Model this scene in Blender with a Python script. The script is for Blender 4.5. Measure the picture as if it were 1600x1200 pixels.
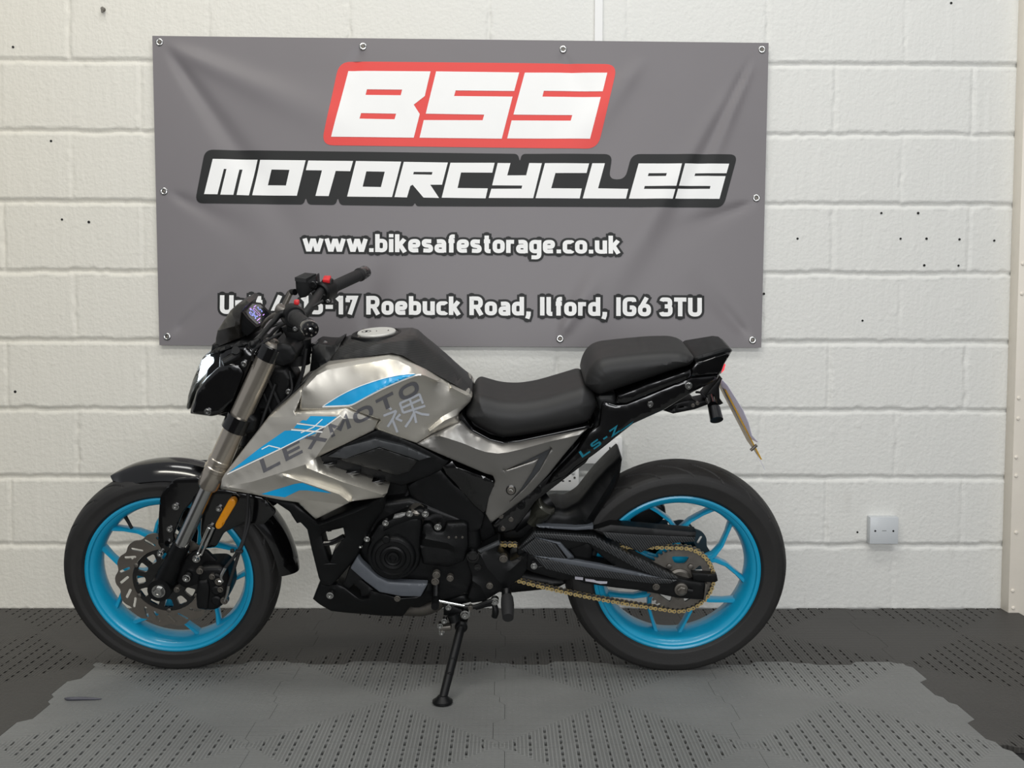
import bpy, bmesh, math, random
import numpy as np
from mathutils import Vector, Matrix
from mathutils.bvhtree import BVHTree
from mathutils.geometry import delaunay_2d_cdt
random.seed(7); RNG = np.random.default_rng(7)
for o in list(bpy.data.objects): bpy.data.objects.remove(o)
SC = bpy.context.scene; COL = SC.collection

# ---------------------------------------------------------------- camera, world, lights, exposure
FPX, PIT, YAW, ROLL, CAMH, WALL = 1618.0, .0572, .0098, .0027, .9431, 3.4028
cp, sp, cy, sy = math.cos(PIT), math.sin(PIT), math.cos(YAW), math.sin(YAW)
CF = Vector((sy*cp, cy*cp, -sp)); _r = Vector((cy, -sy, 0)); _u = _r.cross(CF)
CR = math.cos(ROLL)*_r + math.sin(ROLL)*_u; CU = -math.sin(ROLL)*_r + math.cos(ROLL)*_u
CO = Vector((0, 0, CAMH))
cam = bpy.data.cameras.new('camera'); camo = bpy.data.objects.new('camera', cam); COL.objects.link(camo)
cam.sensor_width = 36; cam.lens = FPX/1600*36; cam.clip_start = .05
camo.matrix_world = Matrix(((CR.x, CU.x, -CF.x, 0), (CR.y, CU.y, -CF.y, 0), (CR.z, CU.z, -CF.z, CAMH), (0, 0, 0, 1)))
SC.camera = camo
SC.view_settings.view_transform = 'Standard'; SC.view_settings.look = 'None'
SC.view_settings.gamma = 1; SC.view_settings.use_curve_mapping = False; SC.view_settings.exposure = 0.0
W = bpy.data.worlds.new('room_light'); SC.world = W; W.use_nodes = True
W.node_tree.nodes['Background'].inputs[0].default_value = (.93, .95, 1, 1)
W.node_tree.nodes['Background'].inputs[1].default_value = .33
def area(name, loc, target, sx, sy_, power, col):
    l = bpy.data.lights.new(name, 'AREA'); l.shape = 'RECTANGLE'; l.size = sx; l.size_y = sy_; l.energy = power; l.color = col
    o = bpy.data.objects.new(name, l); COL.objects.link(o); o.location = loc
    o.rotation_euler = (Vector(target)-Vector(loc)).to_track_quat('-Z', 'Y').to_euler(); return o
area('ceiling_tube', (-1.6, -.3, 3.9), (-1.1, 3.2, .2), 2.2, .3, 46, (1, .962, .86))
area('ceiling_tube', (1.7, -.2, 3.9), (1.2, 3.2, .2), 2.2, .3, 36, (.96, .985, 1))
area('ceiling_tube', (-.1, 1.75, 4.3), (-.1, 1.9, 0), 3.4, .6, 62, (1, .985, .95))
area('front_fill', (.4, -4.0, 1.35), (.2, 3.2, .7), 4.2, 2.4, 176, (.98, .985, 1))  # added fill light behind the camera, evens out the lower wall

# ---------------------------------------------------------------- materials
def lin(c):
    c = c/255.
    return c/12.92 if c <= .04045 else ((c+.055)/1.055)**2.4
def rgb(c): return (lin(c[0]), lin(c[1]), lin(c[2]), 1)
MATS = {}
def mat(name, c, rough=.5, metal=0., coat=0., vary=.0, vscale=30., bump=0., bscale=200., emit=0., spec=.5, trans=0.):
    m = bpy.data.materials.new(name); m.use_nodes = True; nt = m.node_tree; b = nt.nodes['Principled BSDF']
    b.inputs['Base Color'].default_value = rgb(c); b.inputs['Roughness'].default_value = rough
    b.inputs['Metallic'].default_value = metal; b.inputs['Coat Weight'].default_value = coat; b.inputs['Coat Roughness'].default_value = .06
    b.inputs['Specular IOR Level'].default_value = spec
    if trans: b.inputs['Transmission Weight'].default_value = trans
    if emit: b.inputs['Emission Color'].default_value = rgb(c); b.inputs['Emission Strength'].default_value = emit
    tc = nt.nodes.new('ShaderNodeTexCoord')
    if vary:
        n = nt.nodes.new('ShaderNodeTexNoise'); n.inputs['Scale'].default_value = vscale; n.inputs['Detail'].default_value = 5
        nt.links.new(tc.outputs['Object'], n.inputs['Vector'])
        r = nt.nodes.new('ShaderNodeMapRange'); r.inputs[3].default_value = 1-vary; r.inputs[4].default_value = 1+vary
        nt.links.new(n.outputs['Fac'], r.inputs[0])
        x = nt.nodes.new('ShaderNodeMix'); x.data_type = 'RGBA'; x.blend_type = 'MULTIPLY'; x.inputs[0].default_value = 1
        x.inputs[6].default_value = rgb(c); nt.links.new(r.outputs[0], x.inputs[7]); nt.links.new(x.outputs[2], b.inputs['Base Color'])
        q = nt.nodes.new('ShaderNodeMapRange'); q.inputs[3].default_value = max(.02, rough-vary*.5); q.inputs[4].default_value = min(1, rough+vary*.5)
        nt.links.new(n.outputs['Fac'], q.inputs[0]); nt.links.new(q.outputs[0], b.inputs['Roughness'])
    if bump:
        n = nt.nodes.new('ShaderNodeTexNoise'); n.inputs['Scale'].default_value = bscale; n.inputs['Detail'].default_value = 4
        nt.links.new(tc.outputs['Object'], n.inputs['Vector'])
        p = nt.nodes.new('ShaderNodeBump'); p.inputs['Strength'].default_value = bump; p.inputs['Distance'].default_value = .002
        nt.links.new(n.outputs['Fac'], p.inputs['Height']); nt.links.new(p.outputs[0], b.inputs['Normal'])
    MATS[name] = m; return m
def N(m, t, **kw):
    n = m.node_tree.nodes.new(t)
    for k, v in kw.items(): setattr(n, k, v)
    return n
def L(m, a, b): m.node_tree.links.new(a, b)
def MT(m, op, a, b=None, c=None):
    n = N(m, 'ShaderNodeMath', operation=op)
    for i, v in enumerate((a, b, c)):
        if v is None: continue
        if isinstance(v, (int, float)): n.inputs[i].default_value = v
        else: L(m, v, n.inputs[i])
    return n.outputs[0]

GLOSS = mat('gloss_black', (8, 8, 9), .16, 0, .6, .12, 25)
SATIN = mat('satin_black', (10, 11, 12), .46, 0, 0, .15, 40, spec=.27)
MATTE = mat('matte_black', (15, 16, 17), .6, 0, 0, .15, 60, .1)
ENGINE = mat('engine_black', (9, 10, 11), .42, .0, 0, .25, 35, .12, spec=.27)
GUN = mat('gunmetal_plastic', (82, 86, 92), .5, .1, 0, .1, 40)
DARKGREY = mat('dark_grey_plastic', (58, 60, 62), .45, .1, 0, .12, 40)
RUBBER = mat('rubber_grip', (22, 22, 23), .7, 0, 0, .15, 80, .2, 300)
VINYL = mat('seat_vinyl', (25, 25, 25), .54, 0, 0, .08, 30, .12, 700)
SILVER = mat('silver_paint', (200, 196, 186), .36, .8, .15, .02, 300)
GREYP = mat('grey_paint', (134, 132, 128), .36, .75, .1, .02, 300)
FORKM = mat('fork_bronze_grey', (186, 178, 166), .22, .85, .0, .06, 30)
STEEL = mat('polished_steel', (190, 190, 188), .2, 1, 0, .08, 50)
DULL = mat('dull_steel', (120, 116, 110), .42, .9, 0, .2, 60)
DISC = mat('brake_disc_steel', (132, 126, 118), .36, .85, 0, .12, 40)
SPROCK = mat('oily_sprocket', (104, 100, 94), .5, .5, 0, .3, 50)
BLUE = mat('cyan_blue_paint', (16, 152, 192), .33, 0, .35, .05, 40)
DECALB = mat('blue_decal', (0, 152, 208), .35, 0, .2)
DECALW = mat('white_decal', (236, 238, 236), .35, 0, .2)
DECALD = mat('dark_grey_decal', (98, 98, 102), .38, .3, .1)
DECALS = mat('silver_decal', (176, 180, 186), .4, .1, .1)
DECALT = mat('teal_decal', (12, 108, 128), .35, 0, .2)
GOLD = mat('gold_chain', (222, 196, 134), .34, .75, 0, .15, 90)
AMBER = mat('amber_reflector', (214, 138, 12), .25, 0, .5, .1, 300, .3, 500)
WHITE = mat('white_print', (238, 238, 236), .5, 0, 0, .02, 20)
REDP = mat('red_print', (222, 66, 60), .5, 0, 0, .03, 20)
BLACKP = mat('black_print', (30, 31, 31), .5, 0, 0, .04, 20, spec=.3)
REDB = mat('red_switch', (206, 40, 44), .4)
LED = mat('led_light', (236, 246, 255), .4, emit=2.4)
TAIL = mat('tail_lamp_red', (255, 70, 80), .3, emit=1.0)
SCREEN = mat('display_glass', (10, 11, 18), .12, 0, .5)
DIGIT = mat('display_digits', (150, 160, 255), .4, emit=1.1)
ICON = mat('display_icons', (196, 150, 235), .4, emit=.8)
PLATEY = mat('plate_yellow', (196, 150, 40), .4, 0, .1, .1, 20)
PAPER = mat('white_sheet', (236, 234, 244), .6)
PLASTW = mat('white_plastic', (226, 226, 224), .35, 0, .1)
PLATEG = mat('grey_blank_plate', (196, 200, 202), .4, 0, .1)
CAPM = mat('brushed_cap', (200, 200, 194), .4, .2, 0, .04, 60)
HOLE = mat('dark_hole', (12, 12, 12), .9)
PLATEL = mat('label_plate', (150, 150, 148), .4, .4)
def mk_glass():
    m = bpy.data.materials.new('clear_lens'); m.use_nodes = True; nt = m.node_tree; nt.nodes.clear()
    o = N(m, 'ShaderNodeOutputMaterial'); a = N(m, 'ShaderNodeBsdfTransparent'); g = N(m, 'ShaderNodeBsdfGlossy'); x = N(m, 'ShaderNodeMixShader')
    a.inputs[0].default_value = (.92, .93, .92, 1); g.inputs['Roughness'].default_value = .05; f = N(m, 'ShaderNodeFresnel'); f.inputs[0].default_value = 1.45
    L(m, f.outputs[0], x.inputs[0]); L(m, a.outputs[0], x.inputs[1]); L(m, g.outputs[0], x.inputs[2]); L(m, x.outputs[0], o.inputs[0]); return m
GLASS = mk_glass()
_x = N(PAPER, 'ShaderNodeMixShader'); _t = N(PAPER, 'ShaderNodeBsdfTranslucent'); _t.inputs[0].default_value = rgb((240, 238, 248)); _x.inputs[0].default_value = .5
L(PAPER, PAPER.node_tree.nodes['Principled BSDF'].outputs[0], _x.inputs[1]); L(PAPER, _t.outputs[0], _x.inputs[2]); L(PAPER, _x.outputs[0], PAPER.node_tree.nodes['Material Output'].inputs[0])
def mk_carbon(name, c0, c1, freq, ang):
    m = mat(name, c0, .4); b = m.node_tree.nodes['Principled BSDF']; tc = N(m, 'ShaderNodeTexCoord'); s = N(m, 'ShaderNodeSeparateXYZ')
    L(m, tc.outputs['Object'], s.inputs[0])
    t = MT(m, 'ADD', MT(m, 'MULTIPLY', s.outputs[0], freq*math.cos(ang)), MT(m, 'MULTIPLY', s.outputs[2], freq*math.sin(ang)))
    f = MT(m, 'GREATER_THAN', MT(m, 'FRACT', t), .55)
    x = N(m, 'ShaderNodeMix', data_type='RGBA'); L(m, f, x.inputs[0]); x.inputs[6].default_value = rgb(c0); x.inputs[7].default_value = rgb(c1)
    L(m, x.outputs[2], b.inputs['Base Color']); return m
CARBON = mk_carbon('carbon_weave', (17, 18, 19), (58, 60, 62), 185, .62)
CARBON2 = mk_carbon('carbon_weave_fine', (17, 17, 17), (30, 30, 29), 240, 1.45)
TYRE = mat('tyre_rubber', (30, 29, 28), .62, 0, 0, .2, 25, .15, 160)

# ---------------------------------------------------------------- projection helpers (measure the place from the photograph)
def ray(px, py): return (CF + CR*((px-800)/FPX) + CU*((600-py)/FPX))
def on_y(px, py, y): d = ray(px, py); return CO + d*((y-CO.y)/d.y)
def on_z(px, py, z): d = ray(px, py); return CO + d*((z-CO.z)/d.z)
LEAN = math.radians(12); YB = 2.84
BM = Matrix.Translation((0, YB, 0)) @ Matrix.Rotation(LEAN, 4, 'X'); BI = BM.inverted()
LO = BI @ CO
def lray(px, py): return BI.to_3x3() @ ray(px, py)
def U(px, py, w):
    """bike-local point seen at a pixel, w metres towards the camera from the bike's mid-plane"""
    d = lray(px, py); t = (-w-LO.y)/d.y; return LO + d*t
def C(x0, y0, s): return lambda pts: [(x0+p[0]/s, y0+p[1]/s)+tuple(p[2:]) for p in pts]
cA, cB, cE = C(320, 520, 4), C(100, 660, 4), C(460, 680, 4)
cK, cH, cT, cS = C(340, 410, 6.154), C(270, 450, 5.717), C(500, 500, 6.154), C(700, 520, 5.333)
cL, cP, cW, cN = C(900, 520, 5.333), C(680, 670, 6.667), C(800, 780, 5), C(480, 760, 5.455)
cR, cC, cG, cZ = C(400, 740, 5.455), C(230, 780, 5.714), C(640, 800, 3.871), C(840, 640, 8.57)

# ---------------------------------------------------------------- mesh helpers
def mk(name, verts, faces, m, parent=None, smooth=32, recalc=True, sharp=None):
    me = bpy.data.meshes.new(name); me.from_pydata([tuple(map(float, v)) for v in verts], [], [tuple(int(i) for i in f) for f in faces])
    if recalc:
        b = bmesh.new(); b.from_mesh(me); bmesh.ops.recalc_face_normals(b, faces=b.faces); b.to_mesh(me); b.free()
    me.polygons.foreach_set('use_smooth', [True]*len(me.polygons)); me.set_sharp_from_angle(angle=math.radians(smooth))
    if sharp:
        for e in me.edges:
            if tuple(sorted(e.vertices)) in sharp: e.use_edge_sharp = True
    me.materials.append(m); o = bpy.data.objects.new(name, me); COL.objects.link(o)
    if parent: o.parent = parent
    return o
def tagit(o, label=None, cat=None, group=None, kind=None):
    for k, v in (('label', label), ('category', cat), ('group', group), ('kind', kind)):
        if v: o[k] = v
    return o
def empty(name, loc=(0, 0, 0)):
    o = bpy.data.objects.new(name, None); COL.objects.link(o); o.location = loc; o.empty_display_size = .05; return o
class MB:
    def __init__(s): s.v = []; s.f = []
    def add(s, v, f):
        n = len(s.v); s.v += [tuple(p) for p in v]; s.f += [tuple(i+n for i in q) for q in f]; return s
    def box(s, c, d, rot=None, bev=.0):
        x, y, z = d[0]/2, d[1]/2, d[2]/2; b = min(bev, x*.9, y*.9, z*.9)
        bm = bmesh.new(); bmesh.ops.create_cube(bm, size=1)
        for v in bm.verts: v.co = (v.co.x*2*x, v.co.y*2*y, v.co.z*2*z)
        if b > 0: bmesh.ops.bevel(bm, geom=list(bm.edges), offset=b, segments=2, affect='EDGES', profile=.5)
        bm.verts.ensure_lookup_table(); R = rot or Matrix.Identity(3)
        v = [R @ q.co + Vector(c) for q in bm.verts]; f = [[q.index for q in p.verts] for p in bm.faces]; bm.free(); return s.add(v, f)
    def tube(s, pts, rad, n=12, caps=True, sm=0):
        P = [Vector(p) for p in pts]; R = list(rad) if isinstance(rad, (list, tuple)) else [rad]*len(P)
        if sm:
            Q = []; RR = []
            for i in range(len(P)-1):
                p0, p1, p2, p3 = P[max(i-1, 0)], P[i], P[i+1], P[min(i+2, len(P)-1)]
                for k in range(sm):
                    t = k/sm; Q.append(.5*((2*p1)+(p2-p0)*t+(2*p0-5*p1+4*p2-p3)*t*t+(3*p1-p0-3*p2+p3)*t**3)); RR.append(R[i]*(1-t)+R[i+1]*t)
            P, R = Q+[P[-1]], RR+[R[-1]]
        v = []; f = []; up = None
        for i, p in enumerate(P):
            t = (P[min(i+1, len(P)-1)]-P[max(i-1, 0)]).normalized()
            if up is None: up = t.orthogonal().normalized()
            up = (up-t*up.dot(t)).normalized(); b = t.cross(up)
            for k in range(n): a = 2*math.pi*k/n; v.append(p+(up*math.cos(a)+b*math.sin(a))*R[i])
        for i in range(len(P)-1):
            for k in range(n): f.append((i*n+k, i*n+(k+1) % n, (i+1)*n+(k+1) % n, (i+1)*n+k))
        if caps: f.append(tuple(range(n))[::-1]); f.append(tuple((len(P)-1)*n+k for k in range(n)))
        return s.add(v, f)
    def lathe(s, prof, c=(0, 0, 0), axis=(0, 1, 0), n=48, closed=False):
        """prof [(along, radius)] about an axis through c"""
        ax = Vector(axis).normalized(); u = ax.orthogonal().normalized(); b = ax.cross(u); c = Vector(c); v = []; f = []; m = len(prof)
        for a_, r in prof:
            for k in range(n): a = 2*math.pi*k/n; v.append(c+ax*a_+(u*math.cos(a)+b*math.sin(a))*max(r, 1e-5))
        for i in range(m-1 if not closed else m):
            j = (i+1) % m
            for k in range(n): f.append((i*n+k, i*n+(k+1) % n, j*n+(k+1) % n, j*n+k))
        if not closed: f.append(tuple(range(n))); f.append(tuple((m-1)*n+k for k in range(n)))
        return s.add(v, f)
    def prism(s, poly, a, b):
        """closed polygon of 3-D points swept by vectors a..b"""
        n = len(poly); P = [Vector(p) for p in poly]
        return s.add([p+Vector(a) for p in P]+[p+Vector(b) for p in P], [tuple(range(n)), tuple(range(n, 2*n))]+[(i, (i+1) % n, n+(i+1) % n, n+i) for i in range(n)])
    def build(s, name, m, parent=None, smooth=32): return mk(name, s.v, s.f, m, parent, smooth)

def inside(P, poly):
    x, y = P[:, 0], P[:, 1]; r = np.zeros(len(P), bool); n = len(poly)
    for i in range(n):
        x1, y1 = poly[i]; x2, y2 = poly[(i+1) % n]
        if y1 == y2: continue
        c = ((y1 > y) != (y2 > y)) & (x < (x2-x1)*(y-y1)/(y2-y1)+x1); r ^= c
    return r
def segdist(P, poly, closed=True):
    d = np.full(len(P), 1e9); n = len(poly)
    for i in range(n if closed else n-1):
        a = np.array(poly[i][:2]); b = np.array(poly[(i+1) % n][:2]); ab = b-a; L2 = max(ab@ab, 1e-14)
        t = np.clip(((P-a)@ab)/L2, 0, 1); q = a+t[:, None]*ab; d = np.minimum(d, np.hypot(*(P-q).T))
    return d
def densify(pts, step, closed=True):
    o = []; n = len(pts)
    for i in range(n if closed else n-1):
        a = np.array(pts[i], float); b = np.array(pts[(i+1) % n], float); k = max(1, int(np.hypot(*(b-a)[:2])/step+.5))
        for j in range(k): o.append(tuple(a+(b-a)*j/k))
    if not closed: o.append(tuple(map(float, pts[-1])))
    return o
def fillet(pts, r, n=6, closed=True):
    """round the corners of a polyline; extra coordinates are carried along"""
    o = []; m = len(pts)
    for i in range(m):
        if not closed and i in (0, m-1): o.append(tuple(pts[i])); continue
        p = np.array(pts[i], float); a = np.array(pts[i-1], float); b = np.array(pts[(i+1) % m], float)
        la = np.hypot(*(a-p)[:2]); lb = np.hypot(*(b-p)[:2]); k = min(r, la*.48, lb*.48)
        if k < 1e-9: o.append(tuple(p)); continue
        q0 = p+(a-p)*k/la; q1 = p+(b-p)*k/lb
        for j in range(n+1): t = j/n; o.append(tuple(q0*(1-t)**2+2*p*t*(1-t)+q1*t*t))
    return o
def cdt(pts, edges):
    r = delaunay_2d_cdt([Vector((float(p[0]), float(p[1]))) for p in pts], [tuple(e) for e in edges], [], 0, 1e-7)
    return r[0], r[2], r[3]
def slab(name, m, pts, w=.1, wb=None, sym=False, r=.004, step=.012, creases=(), holes=(), rnd=0, bulge=0, br=.05, parent=None, smooth=30, mirror=False, thick=None):
    """solid traced outline: front skin at w (per-point w allowed) with rounded edges, back at wb, its mirror (sym) or `thick` behind"""
    def U3(p): ww = p[2] if len(p) > 2 else w; q = U(p[0], p[1], ww); return (q.x, q.z, ww)
    pts = [tuple(p) if len(p) > 2 else (p[0], p[1], w) for p in pts]
    if rnd: pts = fillet(pts, rnd)
    bl = [densify([U3(p) for p in pts], step)]+[densify([U3(p) for p in h], step) for h in holes]
    cl = [densify([U3(p) for p in c], step, False) for c in creases]
    V = []; Wv = []; E = []; pin = []
    for lp in bl:
        n0 = len(V); k = len(lp)
        for p in lp: V.append(p[:2]); Wv.append(p[2]); pin.append(1)
        E += [(n0+i, n0+(i+1) % k) for i in range(k)]
    nb = len(V)
    for lp in cl:
        n0 = len(V); k = len(lp)
        for p in lp: V.append(p[:2]); Wv.append(p[2]); pin.append(1)
        E += [(n0+i, n0+i+1) for i in range(k-1)]
    polys = [[p[:2] for p in lp] for lp in bl]
    def dist(P):
        d = segdist(P, polys[0])
        for h in polys[1:]: d = np.minimum(d, segdist(P, h))
        return d
    def isin(P):
        q = inside(P, polys[0])
        for h in polys[1:]: q &= ~inside(P, h)
        return q
    cand = []
    if r > 0:
        for fr in ((.1, .38, 1.0) if r < .012 else (.03, .1, .22, .38, .58, .8, 1.0)):
            for lp in polys:
                A = np.array(lp); t = np.roll(A, -1, 0)-np.roll(A, 1, 0); nr = np.stack([-t[:, 1], t[:, 0]], 1); nr /= np.linalg.norm(nr, axis=1)[:, None]+1e-12
                for sgn in (1, -1):
                    Q = A+nr*sgn*r*fr; ok = isin(Q); Q = Q[ok]
                    if len(Q): cand.append(Q[dist(Q) > r*fr*.8])
    A = np.array(polys[0]); lo, hi = A.min(0), A.max(0)
    gx, gy = np.meshgrid(np.arange(lo[0]+step*.5, hi[0], step), np.arange(lo[1]+step*.5, hi[1], step)); G = np.stack([gx.ravel(), gy.ravel()], 1)
    if len(G):
        G = G[isin(G)]
        if len(G): G = G[dist(G) > max(r*1.25, step*.4)]
        if len(G): cand.append(G)
    if cand:
        Q = np.concatenate(cand)
        for c in cl:
            if len(Q): Q = Q[segdist(Q, [p[:2] for p in c], False) > min(step*.35, .004)]
        for q in Q: V.append(tuple(q)); Wv.append(w); pin.append(0)
    ov, of, orig = cdt(V, E)
    P = np.array([tuple(v) for v in ov]); n = len(P); WW = np.zeros(n); PN = np.zeros(n, bool); base = np.mean([x for x, q in zip(Wv, pin) if q])
    rev = {}
    for i, og in enumerate(orig):
        for q in og: rev[q] = i
        pk = [q for q in og if q < len(V) and pin[q]]
        if pk: WW[i] = Wv[pk[0]]; PN[i] = True
        else: WW[i] = base
    T = np.array([f for f in of if len(f) == 3]); cen = P[T].mean(1); T = T[isin(cen)]
    used = np.zeros(n, bool); used[T.ravel()] = True
    ed = np.unique(np.sort(np.concatenate([T[:, [0, 1]], T[:, [1, 2]], T[:, [2, 0]]]), axis=1), axis=0)
    if np.ptp(WW[PN]) > 1e-6 and (~PN & used).any():
        wt = 1/np.maximum(np.hypot(*(P[ed[:, 0]]-P[ed[:, 1]]).T), 1e-4)
        den = np.bincount(ed.ravel(), np.repeat(wt, 2), n)+1e-12; fr = ~PN
        for it in range(350):
            s_ = np.bincount(ed[:, 0], WW[ed[:, 1]]*wt, n)+np.bincount(ed[:, 1], WW[ed[:, 0]]*wt, n); WW[fr] = (s_/den)[fr]
    d = dist(P); bidx = [[rev[i] for i in rng] for rng in (range(sum(len(q) for q in bl[:k]), sum(len(q) for q in bl[:k+1])) for k in range(len(bl)))]
    for lp in bidx: d[lp] = 0
    if r > 0: WW = WW-r+np.sqrt(np.maximum(r*r-(r-np.minimum(d, r))**2, 0))
    if bulge: WW = WW+bulge*np.sqrt(np.maximum(1-(1-np.minimum(d/br, 1))**2, 0))
    fv = [(P[i, 0], -WW[i], P[i, 1]) for i in range(n)]
    if sym: bv = [(a, -b, c) for a, b, c in fv]
    elif thick is not None: bv = [(a, b+thick, c) for a, b, c in fv]
    else: bv = [(a, -(w-.02 if wb is None else wb), c) for a, b, c in fv]
    keep = np.where(used)[0]; mp = -np.ones(n, int); mp[keep] = np.arange(len(keep)); K = len(keep)
    vv = [fv[i] for i in keep]+[bv[i] for i in keep]
    ff = [tuple(mp[t]) for t in T]+[tuple(mp[t][::-1]+K) for t in T]
    for lp in bidx:
        k = len(lp)
        for i in range(k):
            a, b = lp[i], lp[(i+1) % k]
            if a != b and used[a] and used[b]: ff.append((mp[a], mp[b], mp[b]+K, mp[a]+K))
    sharp = set(); n0 = nb
    for lp in cl:
        ids = [mp[rev[i]] for i in range(n0, n0+len(lp))]; n0 += len(lp)
        for a, b in zip(ids, ids[1:]): sharp.add(tuple(sorted((int(a), int(b))))); sharp.add(tuple(sorted((int(a)+K, int(b)+K))))
    o = mk(name, vv, ff, m, parent, smooth, sharp=sharp)
    if mirror: mk(name, [(a, -b, c) for a, b, c in vv], ff, m, parent, smooth, sharp=sharp)
    return o
def bolt(px, py, w, r=.006, m=None, parent=None, h=.006, name='bolt', c=None):
    q = c or U(px, py, w)
    b = MB(); b.lathe([(.012, r*1.25), (-h*.35, r*1.25), (-h*.4, r*.95), (-h, r*.8), (-h*1.0, r*.45), (-h*.6, r*.4), (-h*.6, 0)], q, n=14)
    return b.build(name, m or STEEL, parent)
def bvh_of(objs):
    v = []; f = []
    for o in objs:
        n = len(v); v += [x.co.copy() for x in o.data.vertices]; f += [tuple(i+n for i in p.vertices) for p in o.data.polygons]
    return BVHTree.FromPolygons(v, f)
def decal(name, m, polys, targets, parent, off=.0008, step=5.0, dz=2e-5):
    """thin vinyl laid on the panels it is seen on"""
    bv = bvh_of(targets); V = []; F = []
    for pi, poly in enumerate(polys):
        lp = densify(poly, step); A = np.array(lp); lo, hi = A.min(0), A.max(0); k = len(lp)
        gx, gy = np.meshgrid(np.arange(lo[0]+step/2, hi[0], step), np.arange(lo[1]+step/2, hi[1], step)); G = np.stack([gx.ravel(), gy.ravel()], 1)
        if len(G): G = G[inside(G, lp)]
        if len(G): G = G[segdist(G, lp) > step*.35]
        ov, of, _ = cdt(lp+[tuple(g) for g in G], [(i, (i+1) % k) for i in range(k)])
        P = np.array([tuple(v) for v in ov]); T = np.array([f for f in of if len(f) == 3])
        if not len(T): continue
        T = T[inside(P[T].mean(1), lp)]; H = []; ix = {}
        for p in P:
            h = bv.ray_cast(LO, lray(p[0], p[1]).normalized())
            H.append(None if h[0] is None else (h[0]-lray(p[0], p[1]).normalized()*(off+dz*pi)))
        for t in T:
            q = [H[i] for i in t]
            if any(x is None for x in q) or max(abs(q[0].y-q[1].y), abs(q[1].y-q[2].y), abs(q[0].y-q[2].y)) > .02: continue
            for i in t:
                if i not in ix: ix[i] = len(V); V.append(H[i])
            F.append(tuple(ix[i] for i in t))
    return mk(name, V, F, m, parent, 40, recalc=False)
def ribbon(path, wd, ext=0.):
    """polyline -> list of convex quads (stroke lettering)"""
    P = [np.array(p[:2], float) for p in path]; out = []
    dirs = [(P[i+1]-P[i])/max(np.linalg.norm(P[i+1]-P[i]), 1e-9) for i in range(len(P)-1)]
    Lp = []; Rp = []
    for i in range(len(P)):
        if i == 0: d = dirs[0]; p = P[0]-d*ext; k = 1
        elif i == len(P)-1: d = dirs[-1]; p = P[-1]+d*ext; k = 1
        else:
            d = dirs[i-1]+dirs[i]; ln = np.linalg.norm(d); d = d/ln if ln > 1e-6 else dirs[i]; p = P[i]; k = 1/max(abs(d@dirs[i]), .45)
        nn = np.array([-d[1], d[0]])*wd/2*k; Lp.append(p+nn); Rp.append(p-nn)
    if np.allclose(P[0], P[-1]):
        d = dirs[0]+dirs[-1]; d /= max(np.linalg.norm(d), 1e-9); nn = np.array([-d[1], d[0]])*wd/2/max(abs(d@dirs[0]), .45)
        Lp[0] = Lp[-1] = P[0]+nn; Rp[0] = Rp[-1] = P[0]-nn
    return [(tuple(Lp[i]), tuple(Lp[i+1]), tuple(Rp[i+1]), tuple(Rp[i])) for i in range(len(P)-1)]

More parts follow.
